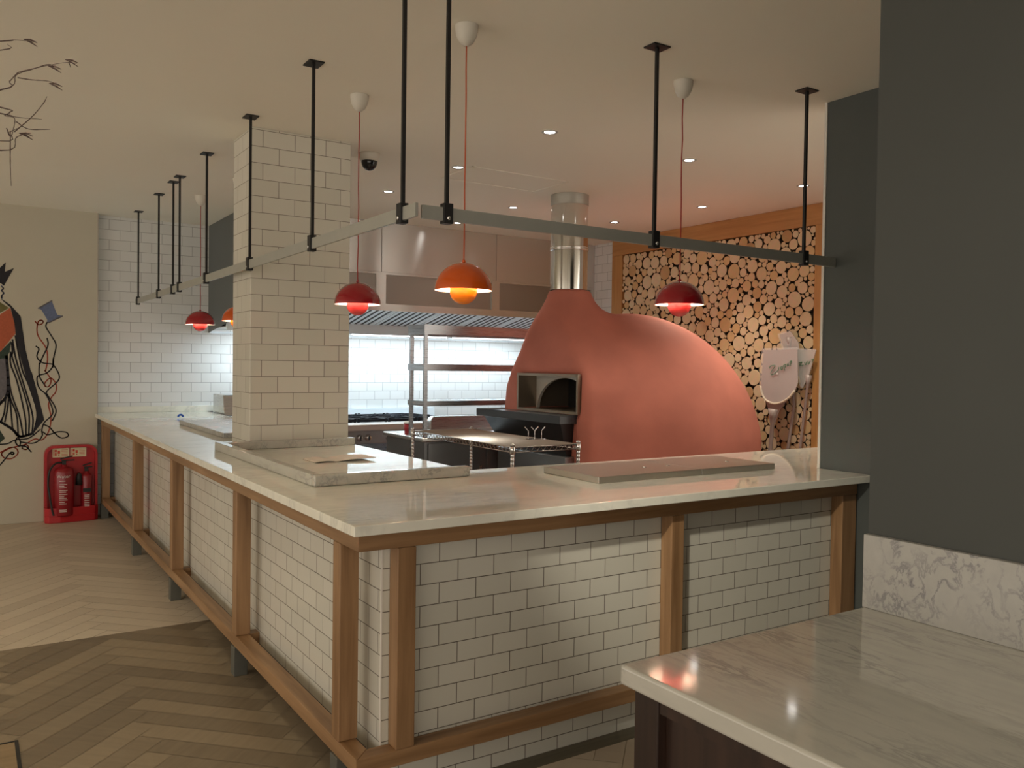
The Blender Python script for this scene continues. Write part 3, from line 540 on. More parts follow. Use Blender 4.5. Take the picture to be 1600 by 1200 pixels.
def surface_nets(field, lo, hi, h):
    xs = [np.arange(l, u+h, h) for l, u in zip(lo, hi)]
    X, Y, Z = np.meshgrid(*xs, indexing='ij'); F = field(X, Y, Z); S = F < 0; nx, ny, nz = F.shape
    acc = np.zeros((nx-1, ny-1, nz-1, 3)); cnt = np.zeros((nx-1, ny-1, nz-1))
    corners = [(i, j, k) for i in (0, 1) for j in (0, 1) for k in (0, 1)]
    def sub(A, c): return A[c[0]:c[0]+nx-1, c[1]:c[1]+ny-1, c[2]:c[2]+nz-1]
    for a in corners:
        for d in range(3):
            if a[d]: continue
            b = list(a); b[d] = 1
            fa, fb = sub(F, a), sub(F, b); cr = (fa < 0) != (fb < 0)
            t = np.where(cr, fa/np.where(cr, fa-fb, 1), 0)
            for q in range(3):
                acc[..., q] += np.where(cr, a[q]+(t if q == d else 0), 0)
            cnt += cr
    act = cnt > 0; idx = -np.ones(cnt.shape, int); idx[act] = np.arange(act.sum())
    I = np.argwhere(act); V = (I+acc[act]/cnt[act][:, None])*h+np.array(lo)
    faces = []
    for d in range(3):
        o = [q for q in range(3) if q != d]
        sl = [slice(1, n-1) for n in F.shape]; sl[d] = slice(0, F.shape[d]-1)
        A = S[tuple(sl)]; sl2 = list(sl); sl2[d] = slice(1, F.shape[d]); B = S[tuple(sl2)]
        for p in np.argwhere(A != B):
            c = p.copy(); c[o[0]] += 1; c[o[1]] += 1
            q = []
            for da, db in ((0, 0), (1, 0), (1, 1), (0, 1)):
                e = c.copy(); e[o[0]] -= da; e[o[1]] -= db; q.append(int(idx[tuple(e)]))
            inside = A[tuple(p)]
            flip = inside ^ (d == 1)
            faces.append(q if flip else q[::-1])
    return V, faces
ov = thing('pizza_oven', (4.6, 5.3, 0), 'huge rounded terracotta-red plastered pizza oven with a short neck', 'oven')
V, Fc = surface_nets(oven_field, (3.66, 4.22, 0.0-0.045), (5.86, 6.36, 2.16), 0.03)
V[:, 2] = np.maximum(V[:, 2], 0.001)
me = bpy.data.meshes.new('body'); me.from_pydata(V.tolist(), [], Fc); me.materials.append(MAT['oven'])
bm = bmesh.new(); bm.from_mesh(me); bmesh.ops.recalc_face_normals(bm, faces=bm.faces); bm.to_mesh(me); bm.free()
for p in me.polygons: p.use_smooth = True
bo = bpy.data.objects.new('body', me); COL.objects.link(bo); bo.parent = ov; bo.location = -Vector((4.6, 5.3, 0)); WORLD[bo.name] = Vector((0, 0, 0))
sm = bo.modifiers.new('smooth', 'SMOOTH'); sm.factor = 0.5; sm.iterations = 2
# flue
fu = thing('steel_flue', (4.04, 5.41, 2.07), 'shiny round steel flue pipe rising from the oven neck to the ceiling', 'flue')
MB().lathe([(0.148, 2.0765), (0.148, CEIL-0.001)], (4.04, 5.41, 0), 56).build('pipe', MAT['polished'], fu)
MB().lathe([(0.149, CEIL-0.085), (0.1515, CEIL-0.082), (0.1515, CEIL-0.001)], (4.04, 5.41, 0), 56).build('ceiling_collar', MAT['collar'], fu)
MB().lathe([(0.149, 2.385), (0.154, 2.387), (0.154, 2.397), (0.149, 2.400), (0.154, 2.404), (0.154, 2.412), (0.149, 2.415)], (4.04, 5.41, 0), 56).build('joint_band', MAT['polished'], fu)
# mouth liner, arch, frame
lx0, lx1, ly0, ly1, lz0, lz1 = 3.775, 4.30, 4.93, 5.71, 1.128, 1.396
ml = MB()
ml.box(lx0, lx1, ly0-0.006, ly0, lz0, lz1); ml.box(lx0, lx1, ly1, ly1+0.006, lz0, lz1); ml.box(lx0, lx1, ly0, ly1, lz1, lz1+0.006); ml.box(lx0, lx1, ly0, ly1, lz0-0.006, lz0)
ml.build('mouth_lining', MAT['ovenframe'], ov)
fr = MB(); t = 0.016
fr.box(3.768, 3.795, ly0-t, ly0+0.004, lz0-t, lz1+t); fr.box(3.768, 3.795, ly1-0.004, ly1+t, lz0-t, lz1+t); fr.box(3.768, 3.795, ly0, ly1, lz1-0.004, lz1+t); fr.box(3.768, 3.795, ly0, ly1, lz0-t, lz0+0.004)
fr.build('mouth_frame', MAT['ovenframe'], ov)
arch = [(ly0, lz0), (ly0, lz1), (ly1, lz1), (ly1, lz0)]
an = 20; ac = 5.32; ar = 0.375
pol = [(ly0, lz0), (ly0, lz1), (ly1, lz1), (ly1, lz0)]+[(ac+ar*math.cos(a), lz0+0.250*math.sin(a)) for a in [math.pi*k/an for k in range(0, an+1)]]
MB().prism(pol, 3.95, 3.975, ax=0).build('arch_plate', MAT['ovenarch'], ov)
MB().box(4.28, 4.30, ly0, ly1, lz0, lz1).build('fire_chamber', MAT['chamber_black'], ov)  # plain black plate closing the back of the mouth
# landing shelf, black tapering hopper and steel plinth
MB().box(3.63, 3.90, 4.945, 6.14, 1.045, 1.107).build('landing_shelf', MAT['blackslab'], ov, bevel=0.003)
hp = MB(); top = [(3.66, 4.975), (3.90, 4.975), (3.90, 6.06), (3.66, 6.06)]; bot = [(3.74, 5.0), (3.90, 5.0), (3.90, 5.88), (3.74, 5.88)]
hp.add([(a, b, 1.0445) for a, b in top]+[(a, b, 0.80) for a, b in bot], [(0, 1, 2, 3), (7, 6, 5, 4)]+[(i, (i+1) % 4, 4+(i+1) % 4, 4+i) for i in range(4)])
hp.build('hopper', MAT['blackbox'], ov)
MB().box(3.70, 3.95, 4.965, 5.90, 0.02, 0.7995).build('plinth_panel', MAT['benchsteel'], ov, bevel=0.004)

# ------------------------------------------------------------------ log wall
lf = thing('timber_surround', (5.88, 5.6, 0), 'pale oak frame around the wall of sawn log ends', 'frame')
MB().box(5.835, 5.929, 4.28, 7.04, 2.655, CEIL-0.001).build('top_board', MAT['pale_oak_y'], lf, bevel=0.002)
MB().box(5.835, 5.929, 6.872, 7.04, 0.0, 2.6545).build('side_board', MAT['pale_oak_z'], lf, bevel=0.002)
MB().box(5.835, 5.929, 4.28, 4.455, 0.0, 2.6545).build('side_board', MAT['pale_oak_z'], lf, bevel=0.002)
MB().box(5.905, 5.929, 4.456, 6.871, 0.0, 2.654).build('back_board', MAT['logdark'], lf)
rg = random.Random(11); circ = np.zeros((0, 3)); y0, y1, z0, z1 = 4.457, 6.870, 0.42, 2.652
nprs = np.random.RandomState(4)
for rmin, rmax, tries in ((0.058, 0.070, 60), (0.046, 0.060, 500), (0.040, 0.050, 2500), (0.032, 0.044, 5000), (0.026, 0.036, 8000), (0.020, 0.030, 14000), (0.014, 0.022, 16000)):
    P = nprs.rand(tries, 2)
    for a, b in P:
        yy, zz = y0+a*(y1-y0), z0+b*(z1-z0)
        r = min(yy-y0, y1-yy, zz-z0, z1-zz, rmax)
        if r < rmin: continue
        if len(circ):
            r = min(r, (np.sqrt((circ[:, 0]-yy)**2+(circ[:, 1]-zz)**2)-circ[:, 2]).min())
        if r < rmin: continue
        # nudge outward from the nearest neighbour so the discs touch
        circ = np.vstack([circ, [yy, zz, r]])
for _it in range(3):
    for i in nprs.permutation(len(circ)):
        d = np.sqrt((circ[:, 0]-circ[i, 0])**2+(circ[:, 1]-circ[i, 1])**2)
        # step away from the two closest neighbours, then grow until it touches
        g = d-circ[:, 2]; g[i] = 9; nb = np.argsort(g)[:3]
        best = min(g[nb[0]], circ[i, 0]-y0, y1-circ[i, 0], circ[i, 1]-z0, z1-circ[i, 1])
        for st in (0.006, 0.003, 0.0015):
            for a in range(8):
                c = circ[i, :2]+st*np.array([math.cos(a*math.pi/4), math.sin(a*math.pi/4)])
                dd = np.sqrt((circ[:, 0]-c[0])**2+(circ[:, 1]-c[1])**2)-circ[:, 2]; dd[i] = 9
                b = min(dd.min(), c[0]-y0, y1-c[0], c[1]-z0, z1-c[1])
                if b > best: best = b; circ[i, :2] = c
        circ[i, 2] = min(best, 0.074)
for _k in range(30000):
    a, b = nprs.rand(2); yy, zz = y0+a*(y1-y0), z0+b*(z1-z0)
    r = min(yy-y0, y1-yy, zz-z0, z1-zz, 0.03, (np.sqrt((circ[:, 0]-yy)**2+(circ[:, 1]-zz)**2)-circ[:, 2]).min())
    if r > 0.010: circ = np.vstack([circ, [yy, zz, r]])
# rank: what the photograph shows largest (above the worktop, not behind the oven), the rest is one stuff object
def seen(c):
    yy, zz = c[0], c[1]
    return not (zz < 0.82) and not (zz < 1.48 and yy > 5.15) and not (zz < 2.05 and yy > 6.0 and zz < 1.9)
order = sorted(range(len(circ)), key=lambda i: (-1 if seen(circ[i]) else 0, -circ[i][2]/(1+0.12*(circ[i][0]-4.4))))
def log_mesh(rr, seed):
    r_ = random.Random(seed); n = 20; ph = r_.uniform(0, 6.28); e = r_.uniform(0.0, 0.05)
    k = [1-abs(e)*math.cos(2*(2*math.pi*i/n)+ph)*0.5-0.012+0.012*math.sin(3*2*math.pi*i/n+ph) for i in range(n)]
    m = MB(); vs = []
    for x, s in ((0.0, 0.97), (0.003, 1.0), (0.06, 1.0)):
        for i in range(n): a = 2*math.pi*i/n; vs.append((x, rr*s*k[i]*math.cos(a), rr*s*k[i]*math.sin(a)))
    fs = [(i, (i+1) % n, n+(i+1) % n, n+i) for i in range(n)]; fs2 = [(n+i, n+(i+1) % n, 2*n+(i+1) % n, 2*n+i) for i in range(n)]
    m.add(vs, [list(range(n))], 0); m.add([], [], 0)
    for f in fs: m.f.append(list(f)); m.mi.append(0); m.sm.append(False)
    for f in fs2: m.f.append(list(f)); m.mi.append(1); m.sm.append(False)
    return m
rest = MB()
variants = {}
for rank, i in enumerate(order):
    yy, zz, r = circ[i]; xx = 5.842+rg.uniform(-0.006, 0.008)
    if rank < 300:
        key = (round(r, 3), i % 3)
        if key not in variants:
            m = log_mesh(round(r, 3), i); me = bpy.data.meshes.new('log'); me.from_pydata(m.v, [], m.f)
            for q, p in enumerate(me.polygons): p.material_index = m.mi[q]
            me.materials.append(MAT['logend']); me.materials.append(MAT['logdark'])
            bm = bmesh.new(); bm.from_mesh(me); bmesh.ops.recalc_face_normals(bm, faces=bm.faces); bm.to_mesh(me); bm.free()
            variants[key] = me
        o = bpy.data.objects.new('log', variants[key]); COL.objects.link(o); o.location = (xx, yy, zz); o.rotation_euler = (rg.choice([0, 1, 2, 3])*math.pi/2, 0, 0)
        tag(o, 'round pale sawn log packed end-on in the oak frame beside the oven', 'log', 'sawn logs in the wall beside the oven')
    else:
        m = log_mesh(r, i); o_ = len(rest.v); rest.v += [(a+xx, b+yy, c+zz) for a, b, c in m.v]
        rest.f += [[q+o_ for q in f] for f in m.f]; rest.mi += m.mi; rest.sm += m.sm
tag(rest.build('small_logs', [MAT['logend'], MAT['logdark']]), 'many smaller and half-hidden sawn logs filling the gaps of the log wall', 'logs', kind='stuff')

# ------------------------------------------------------------------ peels in plastic, leaning on the logs
def peel(label, x, head, hcent, handle, hw, wrap, texts, xt):
    t = thing('oven_peel', (x, handle[-1][0], 0), label, 'oven peel', 'bagged oven tools leaning on the log wall')
    if head: MB().prism(head, x, x+0.006, ax=0).build('blade', MAT['peel'] if x < 5.75 else MAT['bagged'], t, bevel=0.001)
    pts = [(x+0.01, a, b) for a, b in handle]; pts.append((x-0.10, handle[-1][0]+(handle[-1][0]-handle[0][0])*2.2, 0.01))
    d_ = (Vector(pts[0])-Vector(pts[1])).normalized()
    pts = [tuple(Vector(pts[0])+d_*0.10), tuple(Vector(pts[0])+d_*0.03)]+pts
    MB().tube(pts, [hw*2.6, hw*1.5]+[hw]*(len(pts)-2), 12).build('handle', MAT['peel'], t)
    if wrap: MB().prism(wrap, x-0.012, x-0.0105, ax=0).build('plastic_bag', MAT['bag'], t)
    if texts:
        tb = MB()
        for s in texts: tb.tube(smooth_line([(xt, a, b) for a, b in s], 4), 0.0028, 6)
        tb.build('green_lettering', MAT['green'], t)
    return t
b1 = PEELS['blade1']; grow = lambda P, k: [(sum(p[0] for p in P)/len(P)+(a-sum(p[0] for p in P)/len(P))*k, sum(p[1] for p in P)/len(P)+(b-sum(p[1] for p in P)/len(P))*k) for a, b in P]
t = peel('largest wide square-ended peel in a printed plastic bag, leaning in front of the other tools', 5.72, b1, None, PEELS['h1'], 0.018, grow(b1, 1.05), PEELS['txt'], 5.702)
MB().tube(smooth_line([(5.716, a, b) for a, b in b1[3:]], 4), 0.009, 8).build('rim', MAT['peelrim'], t)
MB().prism(PEELS['cone1'][0:1]+PEELS['cone1'][1:2]+PEELS['cone1'][2:3]+PEELS['cone1'][3:4]+PEELS['cone1'][4:5]+PEELS['cone1'][6:], 5.727, 5.733, ax=0).build('socket', MAT['peel'], t)
sq = [(b1[0][0]-0.15, 1.44), (b1[0][0]-0.17, 1.44), (b1[0][0]-0.17, 1.425), (b1[0][0]-0.15, 1.425)]
MB().prism(sq, 5.703, 5.706, ax=0).build('label_mark', MAT['white'], t)
t = peel('narrow fan-shaped bagged tool at the right end of the tools by the oak frame', 5.78, PEELS['blade2'], None, PEELS['h3'], 0.011, grow(PEELS['blade2'], 1.06), PEELS['txt2'], 5.765)
t = peel('tool with crumpled white bagged head rising behind the widest peel', 5.80, PEELS['bag3'], None, [(PEELS['bag3'][4][0]-0.06, PEELS['bag3'][4][1])]+PEELS['h2'], 0.013, grow(PEELS['bag3'], 1.1), None, 0)
# ------------------------------------------------------------------ extractor hood
hd = thing('extractor_hood', (4.0, 8.1, 2.4), 'full-width brushed steel extractor hood above the cooking line', 'extractor hood')
HX0, HX1, HY = 2.053, 5.928, 7.457
bays = [(2.056, 3.336), (3.340, 4.628), (4.632, 5.926)]
for a, b in bays:
    MB().box(a, b, HY, HY+0.03, 2.350, CEIL-0.001).build('upper_panel', MAT['hoodsteel'], hd, bevel=0.002)
recs = [(2.10, 3.285), (3.385, 4.580), (4.672, 5.885)]
fr = MB(); fr.box(HX0, HX1, HY, HY+0.025, 1.980, 2.045); fr.box(HX0, HX1, HY, HY+0.025, 2.326, 2.3495)
xs = [HX0]+[q for r_ in recs for q in r_]+[HX1]
for i in range(0, 8, 2): fr.box(xs[i], xs[i+1], HY, HY+0.025, 2.045, 2.326)
fr.build('front_frame', MAT['hoodsteel'], hd)
for a, b in recs: MB().box(a, b, HY+0.016, HY+0.024, 2.0455, 2.3255).build('recessed_panel', MAT['hooddark'], hd)
MB().prism([(7.458, CEIL-0.001), (7.458, 1.982), (8.10, 1.83), (8.785, 1.757), (8.785, CEIL-0.001)], 2.048, 2.0525, ax=0).build('side_panel', MAT['hoodside'], hd)
def sl(y): return 1.985-(y-7.50)*0.2
MB().prism([(7.485, sl(7.485)+0.005), (8.10, sl(8.10)+0.005), (8.10, sl(8.10)+0.01), (7.485, sl(7.485)+0.01)], 2.06, 5.92, ax=0).build('filter_backing', MAT['filtdark'], hd)
for i in range(8):
    x0 = 2.07+i*0.481; x1 = x0+0.474; f = MB()
    for a, b in ((x0, x0+0.02), (x1-0.02, x1)): f.prism([(7.49, sl(7.49)-0.004), (8.095, sl(8.095)-0.004), (8.095, sl(8.095)+0.004), (7.49, sl(7.49)+0.004)], a, b, ax=0)
    for k in range(6):
        a = x0+0.036+k*0.070
        # each baffle a shallow V channel running up the slope
        for (p, q) in ((0.0, 0.020), (0.020, 0.040)):
            zz0, zz1 = (0.002, -0.002) if p == 0 else (-0.002, 0.002)
            f.add([(a+p, 7.50, sl(7.5)+zz0), (a+q, 7.50, sl(7.5)+zz1), (a+q, 8.09, sl(8.09)+zz1), (a+p, 8.09, sl(8.09)+zz0)], [(0, 1, 2, 3)])
    f.build('baffle_filter', MAT['filt'], hd, fixn=False)
MB().box(2.06, 5.92, 8.10, 8.15, 1.768, 1.905).build('drip_channel', MAT['filt'], hd, bevel=0.002)
MB().box(2.06, 5.92, 8.151, 8.785, 1.795, 1.805).build('lamp_tray', MAT['white'], hd)
MB().box(2.06, 5.92, 8.755, 8.787, 1.752, 1.772).build('back_rail', MAT['filt'], hd)
for x in (2.75, 3.95, 5.15):
    c = MB(); vs = c.lathe([(0.0001, -0.56), (0.014, -0.56), (0.014, 0.56), (0.0001, 0.56)], (x, 8.30, 1.778), 12, ax=0)
    c.build('tube_light', MAT['tube'], hd)

# ------------------------------------------------------------------ cooking range, fryer
rn = thing('gas_range', (3.4, 8.2, 0), 'long stainless gas range with black iron grates against the back tiled wall', 'cooker')
MB().box(2.56, 4.30, 7.80, 8.74, 0.10, 0.872).build('body', MAT['steel'], rn, bevel=0.004)
MB().prism([(7.745, 0.675), (7.745, 0.80), (7.70, 0.80), (7.70, 0.815), (7.72, 0.868), (7.799, 0.884), (7.799, 0.675)], 2.56, 4.30, ax=0).build('control_panel', MAT['panelsteel'], rn, bevel=0.006)
for x in (2.63, 2.72, 2.94, 3.03, 3.246, 3.337, 3.56, 3.65, 3.87, 3.96):
    kn = MB().lathe([(0.036, 0.0), (0.036, -0.006), (0.028, -0.010), (0.026, -0.034), (0.022, -0.038), (0.0001, -0.038)], (x, 7.744, 0.735), 24, ax=1).build('knob', MAT['chrome'], rn)
    MB().box(x-0.006, x+0.006, 7.698, 7.707, 0.713, 0.757).build('pointer', MAT['blackmetal'], kn)
for i in range(5):
    for j in range(2):
        x0, y0 = 2.60+i*0.335, 7.84+j*0.42; g = MB(); z0 = 0.8725
        for a in (0.0, 0.30): g.box(x0+a, x0+a+0.015, y0, y0+0.38, z0+0.012, z0+0.040)
        for a in (0.0, 0.182, 0.365): g.box(x0, x0+0.315, y0+a, y0+a+0.015, z0+0.012, z0+0.040)
        for a, b in ((0.0, 0.0), (0.30, 0.0), (0.0, 0.365), (0.30, 0.365)): g.box(x0+a-0.003, x0+a+0.018, y0+b-0.003, y0+b+0.018, z0, z0+0.048)
        for s in (-1, 1):
            g.box(x0+0.15, x0+0.165, y0+0.19+s*0.06-0.05, y0+0.19+s*0.06+0.05, z0+0.026, z0+0.048)
        g.build('grate', MAT['iron'], rn)
        MB().lathe([(0.055, 0.873), (0.055, 0.885), (0.035, 0.895), (0.0001, 0.895)], (x0+0.157, y0+0.19, 0), 18).build('burner', MAT['iron'], rn)
MB().box(2.56, 4.6, 8.741, 8.786, 0.80, 0.965).build('back_ledge', MAT['filt'], rn)
fy = thing('steel_fryer', (2.3, 8.3, 0), 'upright steel appliance showing just left of the column at the back', 'fryer')
MB().prism([(7.95, 0.0), (7.95, 0.92), (8.18, 0.95), (8.24, 1.150), (8.62, 1.150), (8.62, 0.0)], 2.06, 2.50, ax=0).build('body', MAT['steel'], fy, bevel=0.006)
MB().box(2.052, 2.0595, 7.96, 8.2, 0.90, 0.965).build('side_trim', MAT['blackmetal'], fy)

# ------------------------------------------------------------------ prep bench with overshelf
bn = thing('prep_bench', (3.7, 6.45, 0), 'dark-sided steel prep bench left of the pizza oven', 'bench')
BZ = 0.872
MB().box(3.13, 4.28, 6.115, 6.85, 0.10, BZ-0.0345).build('carcass', MAT['benchdark'], bn)
MB().box(3.095, 4.30, 6.09, 6.858, BZ-0.034, BZ).build('bench_top', MAT['steel'], bn, bevel=0.008, seg=3)
for a, b in ((3.16, 3.70), (3.72, 4.26)):
    d = MB().box(a, b, 6.100, 6.1145, 0.16, BZ-0.05).build('door', MAT['benchdark'], bn, bevel=0.002)
    MB().box(b-0.06, b-0.04, 6.085, 6.0995, 0.45, 0.62).build('handle', MAT['steel'], d)
for x in (3.15, 4.22):
    for y in (6.14, 6.79): MB().box(x, x+0.04, y, y+0.04, 0.001, 0.0995).build('leg', MAT['steel'], bn)
arc = [(3.53+0.05-0.05*math.cos(a), 0.947+0.05*math.sin(a)) for a in [k*math.pi/2/6 for k in range(7)]]
MB().prism([(3.53, BZ+0.0005)]+arc+[(4.30, 0.997), (4.30, BZ+0.0005)], 6.78, 6.856, ax=1).build('splashback', MAT['steel'], bn, bevel=0.006)
rk = thing('overshelf_rack', (3.7, 6.26, BZ), 'three-tier open steel overshelf rack standing on the prep bench', 'shelf rack')
for x in (3.125, 4.31):
    for y in (6.118, 6.372): MB().box(x, x+0.030, y, y+0.030, BZ+0.0005 if x < 4.28 else 0.002, 1.80).build('post', MAT['racksteel'], rk, bevel=0.002)
for z, h_ in ((1.793, 0.078), (1.473, 0.055), (1.171, 0.042)):
    s = MB(); x0, x1, y0, y1 = 3.118, 4.345, 6.112, 6.408
    s.box(x0, x1, y0, y1, z-0.004, z); s.box(x0, x1, y0-0.002, y0, z-h_, z); s.box(x0, x1, y1, y1+0.002, z-h_, z); s.box(x0-0.002, x0, y0, y1, z-h_, z); s.box(x1, x1+0.002, y0, y1, z-h_, z)
    s.build('shelf', MAT['racksteel'], rk)
cp = thing('paper_cup', (3.165, 6.50, BZ), 'red paper cup with white lid on the left end of the prep bench', 'cup')
MB().lathe([(0.0001, 0.0005), (0.026, 0.0005), (0.036, 0.095), (0.0345, 0.095)], (3.165, 6.50, BZ), 24).build('cup_body', MAT['cupred'], cp)
MB().lathe([(0.038, 0.093), (0.038, 0.100), (0.033, 0.103), (0.032, 0.112), (0.0001, 0.112)], (3.165, 6.50, BZ), 24).build('lid', MAT['white'], cp)

# ------------------------------------------------------------------ chrome wire shelving
ws = thing('wire_shelf_unit', (3.02, 4.92, 0), 'low chrome wire shelving unit in front of the oven mouth', 'wire shelving')
wx0, wx1, wy0, wy1 = 2.77, 3.27, 4.25, 5.60
for x in (wx0, wx1):
    for y in (wy0, wy1):
        prof = [(0.0001, 0.0), (0.013, 0.0)]
        z = 0.02
        while z < 0.975: prof += [(0.0125, z), (0.0100, z+0.003), (0.0125, z+0.006)]; z += 0.0254
        prof += [(0.0125, 0.985), (0.014, 0.986), (0.014, 0.996), (0.0001, 0.999)]
        MB().lathe(prof, (x, y, 0.001), 14).build('post', MAT['chrome'], ws)
        for zz in (0.935, 0.25): MB().lathe([(0.0135, 0), (0.019, 0.004), (0.0165, 0.045), (0.0135, 0.048)], (x, y, zz), 14).build('collar', MAT['chrome'], ws)
for zt in (0.976, 0.29):
    s = MB(); r = 0.0032
    cs = [(wx0, wy0), (wx1, wy0), (wx1, wy1), (wx0, wy1)]
    for i in range(4):
        a, b = cs[i], cs[(i+1) % 4]; L_ = math.hypot(b[0]-a[0], b[1]-a[1]); n = int(L_/0.022)
        s.tube([(a[0], a[1], zt), (b[0], b[1], zt)], r, 6); s.tube([(a[0], a[1], zt-0.03), (b[0], b[1], zt-0.03)], r, 6)
        s.tube([(a[0]+(b[0]-a[0])*k/n, a[1]+(b[1]-a[1])*k/n, zt-(0.001 if k % 2 else 0.029)) for k in range(n+1)], 0.0022, 5)
    k = wy0+0.012
    while k < wy1: s.tube([(wx0, k, zt+0.002), (wx1, k, zt+0.002)], 0.0020, 5); k += 0.0125
    for x in (wx0+0.16, wx0+0.34): s.tube([(x, wy0, zt-0.004), (x, wy1, zt-0.004)], 0.003, 5)
    s.build('wire_shelf', MAT['wire'], ws)
fk = thing('wire_stand', (3.215, 4.66, 0.981), 'small wire stand with three forked prongs on the chrome shelf', 'wire stand')
MB().box(3.14, 3.26, 4.60, 4.66, 0.981, 0.984).build('base_plate', MAT['chrome'], fk)
for i, dx in enumerate((-0.052, -0.005, 0.045)):
    x = 3.20+dx*0.9; y = 4.63-dx*0.3; s = MB(); s.tube([(x, y, 0.984), (x, y, 1.035)], 0.0028, 6)
    if i != 2: s.tube([(x, y, 1.035), (x-0.022, y+0.012, 1.062)], 0.003, 6)
    if i != 0: s.tube([(x, y, 1.035), (x+0.024, y-0.006, 1.064)], 0.004, 6)
    s.build('prong', MAT['chrome'], fk)

# ------------------------------------------------------------------ fire point by the mural wall
fs = thing('extinguisher_stand', (0.8, 8.58, 0), 'bright red moulded plastic fire extinguisher stand by the end of the counter', 'extinguisher stand')
X0, X1 = 0.588, 1.020
def rrect(x0, x1, z0, z1, r, n=6):
    P = [(x0, z0), (x1, z0)]
    P += [(x1-r+r*math.cos(a), z1-r+r*math.sin(a)) for a in [k*math.pi/2/n for k in range(n+1)]]
    P += [(x0+r-r*math.sin(a), z1-r+r*math.cos(a)) for a in [k*math.pi/2/n for k in range(n+1)]]
    return P
MB().prism(rrect(X0, X1, 0.001, 0.690, 0.085), 8.630, 8.664, ax=1).build('back_panel', MAT['firered'], fs, bevel=0.006)
sb = MB(); sb.prism(rrect(X0, X1, 0.001, 0.690, 0.085), 8.600, 8.6295, ax=1)
rim = MB(); o_ = rrect(X0, X1, 0.13, 0.690, 0.085); i_ = rrect(X0+0.022, X1-0.022, 0.13, 0.668, 0.07)
for k in range(1, len(o_)-0):
    a, b = o_[k], o_[(k+1) % len(o_)]; c, d = i_[(k+1) % len(o_)], i_[k]
    rim.prism([a, b, c, d], 8.585, 8.6295, ax=1)
rim.build('rim', MAT['firered'], fs)
fp = [(X0, 8.63), (X0, 8.54), (X0+0.03, 8.505), (X0+0.12, 8.495), (0.80, 8.505), (X1-0.12, 8.515), (X1-0.03, 8.525), (X1, 8.55), (X1, 8.63)]
MB().prism(fp, 0.001, 0.062).build('tray_base', MAT['firered'], fs, bevel=0.006)
w_ = MB(); ins = [(0.804+(a-0.804)*0.90, 8.63+(b-8.63)*0.86) for a, b in fp]
for k in range(len(fp)-1): w_.prism([fp[k], fp[k+1], ins[k+1], ins[k]], 0.0622, 0.135)
w_.build('tray_wall', MAT['firered'], fs)
for a, b, nm in ((0.656, 0.790, 's1'), (0.800, 0.930, 's2')):
    sg = MB().box(a, b, 8.622, 8.6295, 0.580, 0.662).build('notice', MAT['cream'], fs)
    q = MB(); y = 8.6215
    q.box(a+0.008, a+0.012, y-0.0012, y, 0.590, 0.652); q.box(a+0.018, a+0.034, y-0.0012, y, 0.628, 0.650); q.box(a+0.018, a+0.026, y-0.0012, y, 0.594, 0.620); q.box(a+0.030, a+0.034, y-0.0012, y, 0.594, 0.620)
    q.box(a+0.042, a+0.060, y-0.0012, y, 0.612, 0.640); q.box(a+0.046, a+0.056, y-0.0012, y, 0.594, 0.606)
    for z in (0.645, 0.632, 0.619, 0.606, 0.594): q.box(a+0.072, b-0.012, y-0.0012, y, z, z+0.0035)
    q.build('notice_print', MAT['signred'], sg)
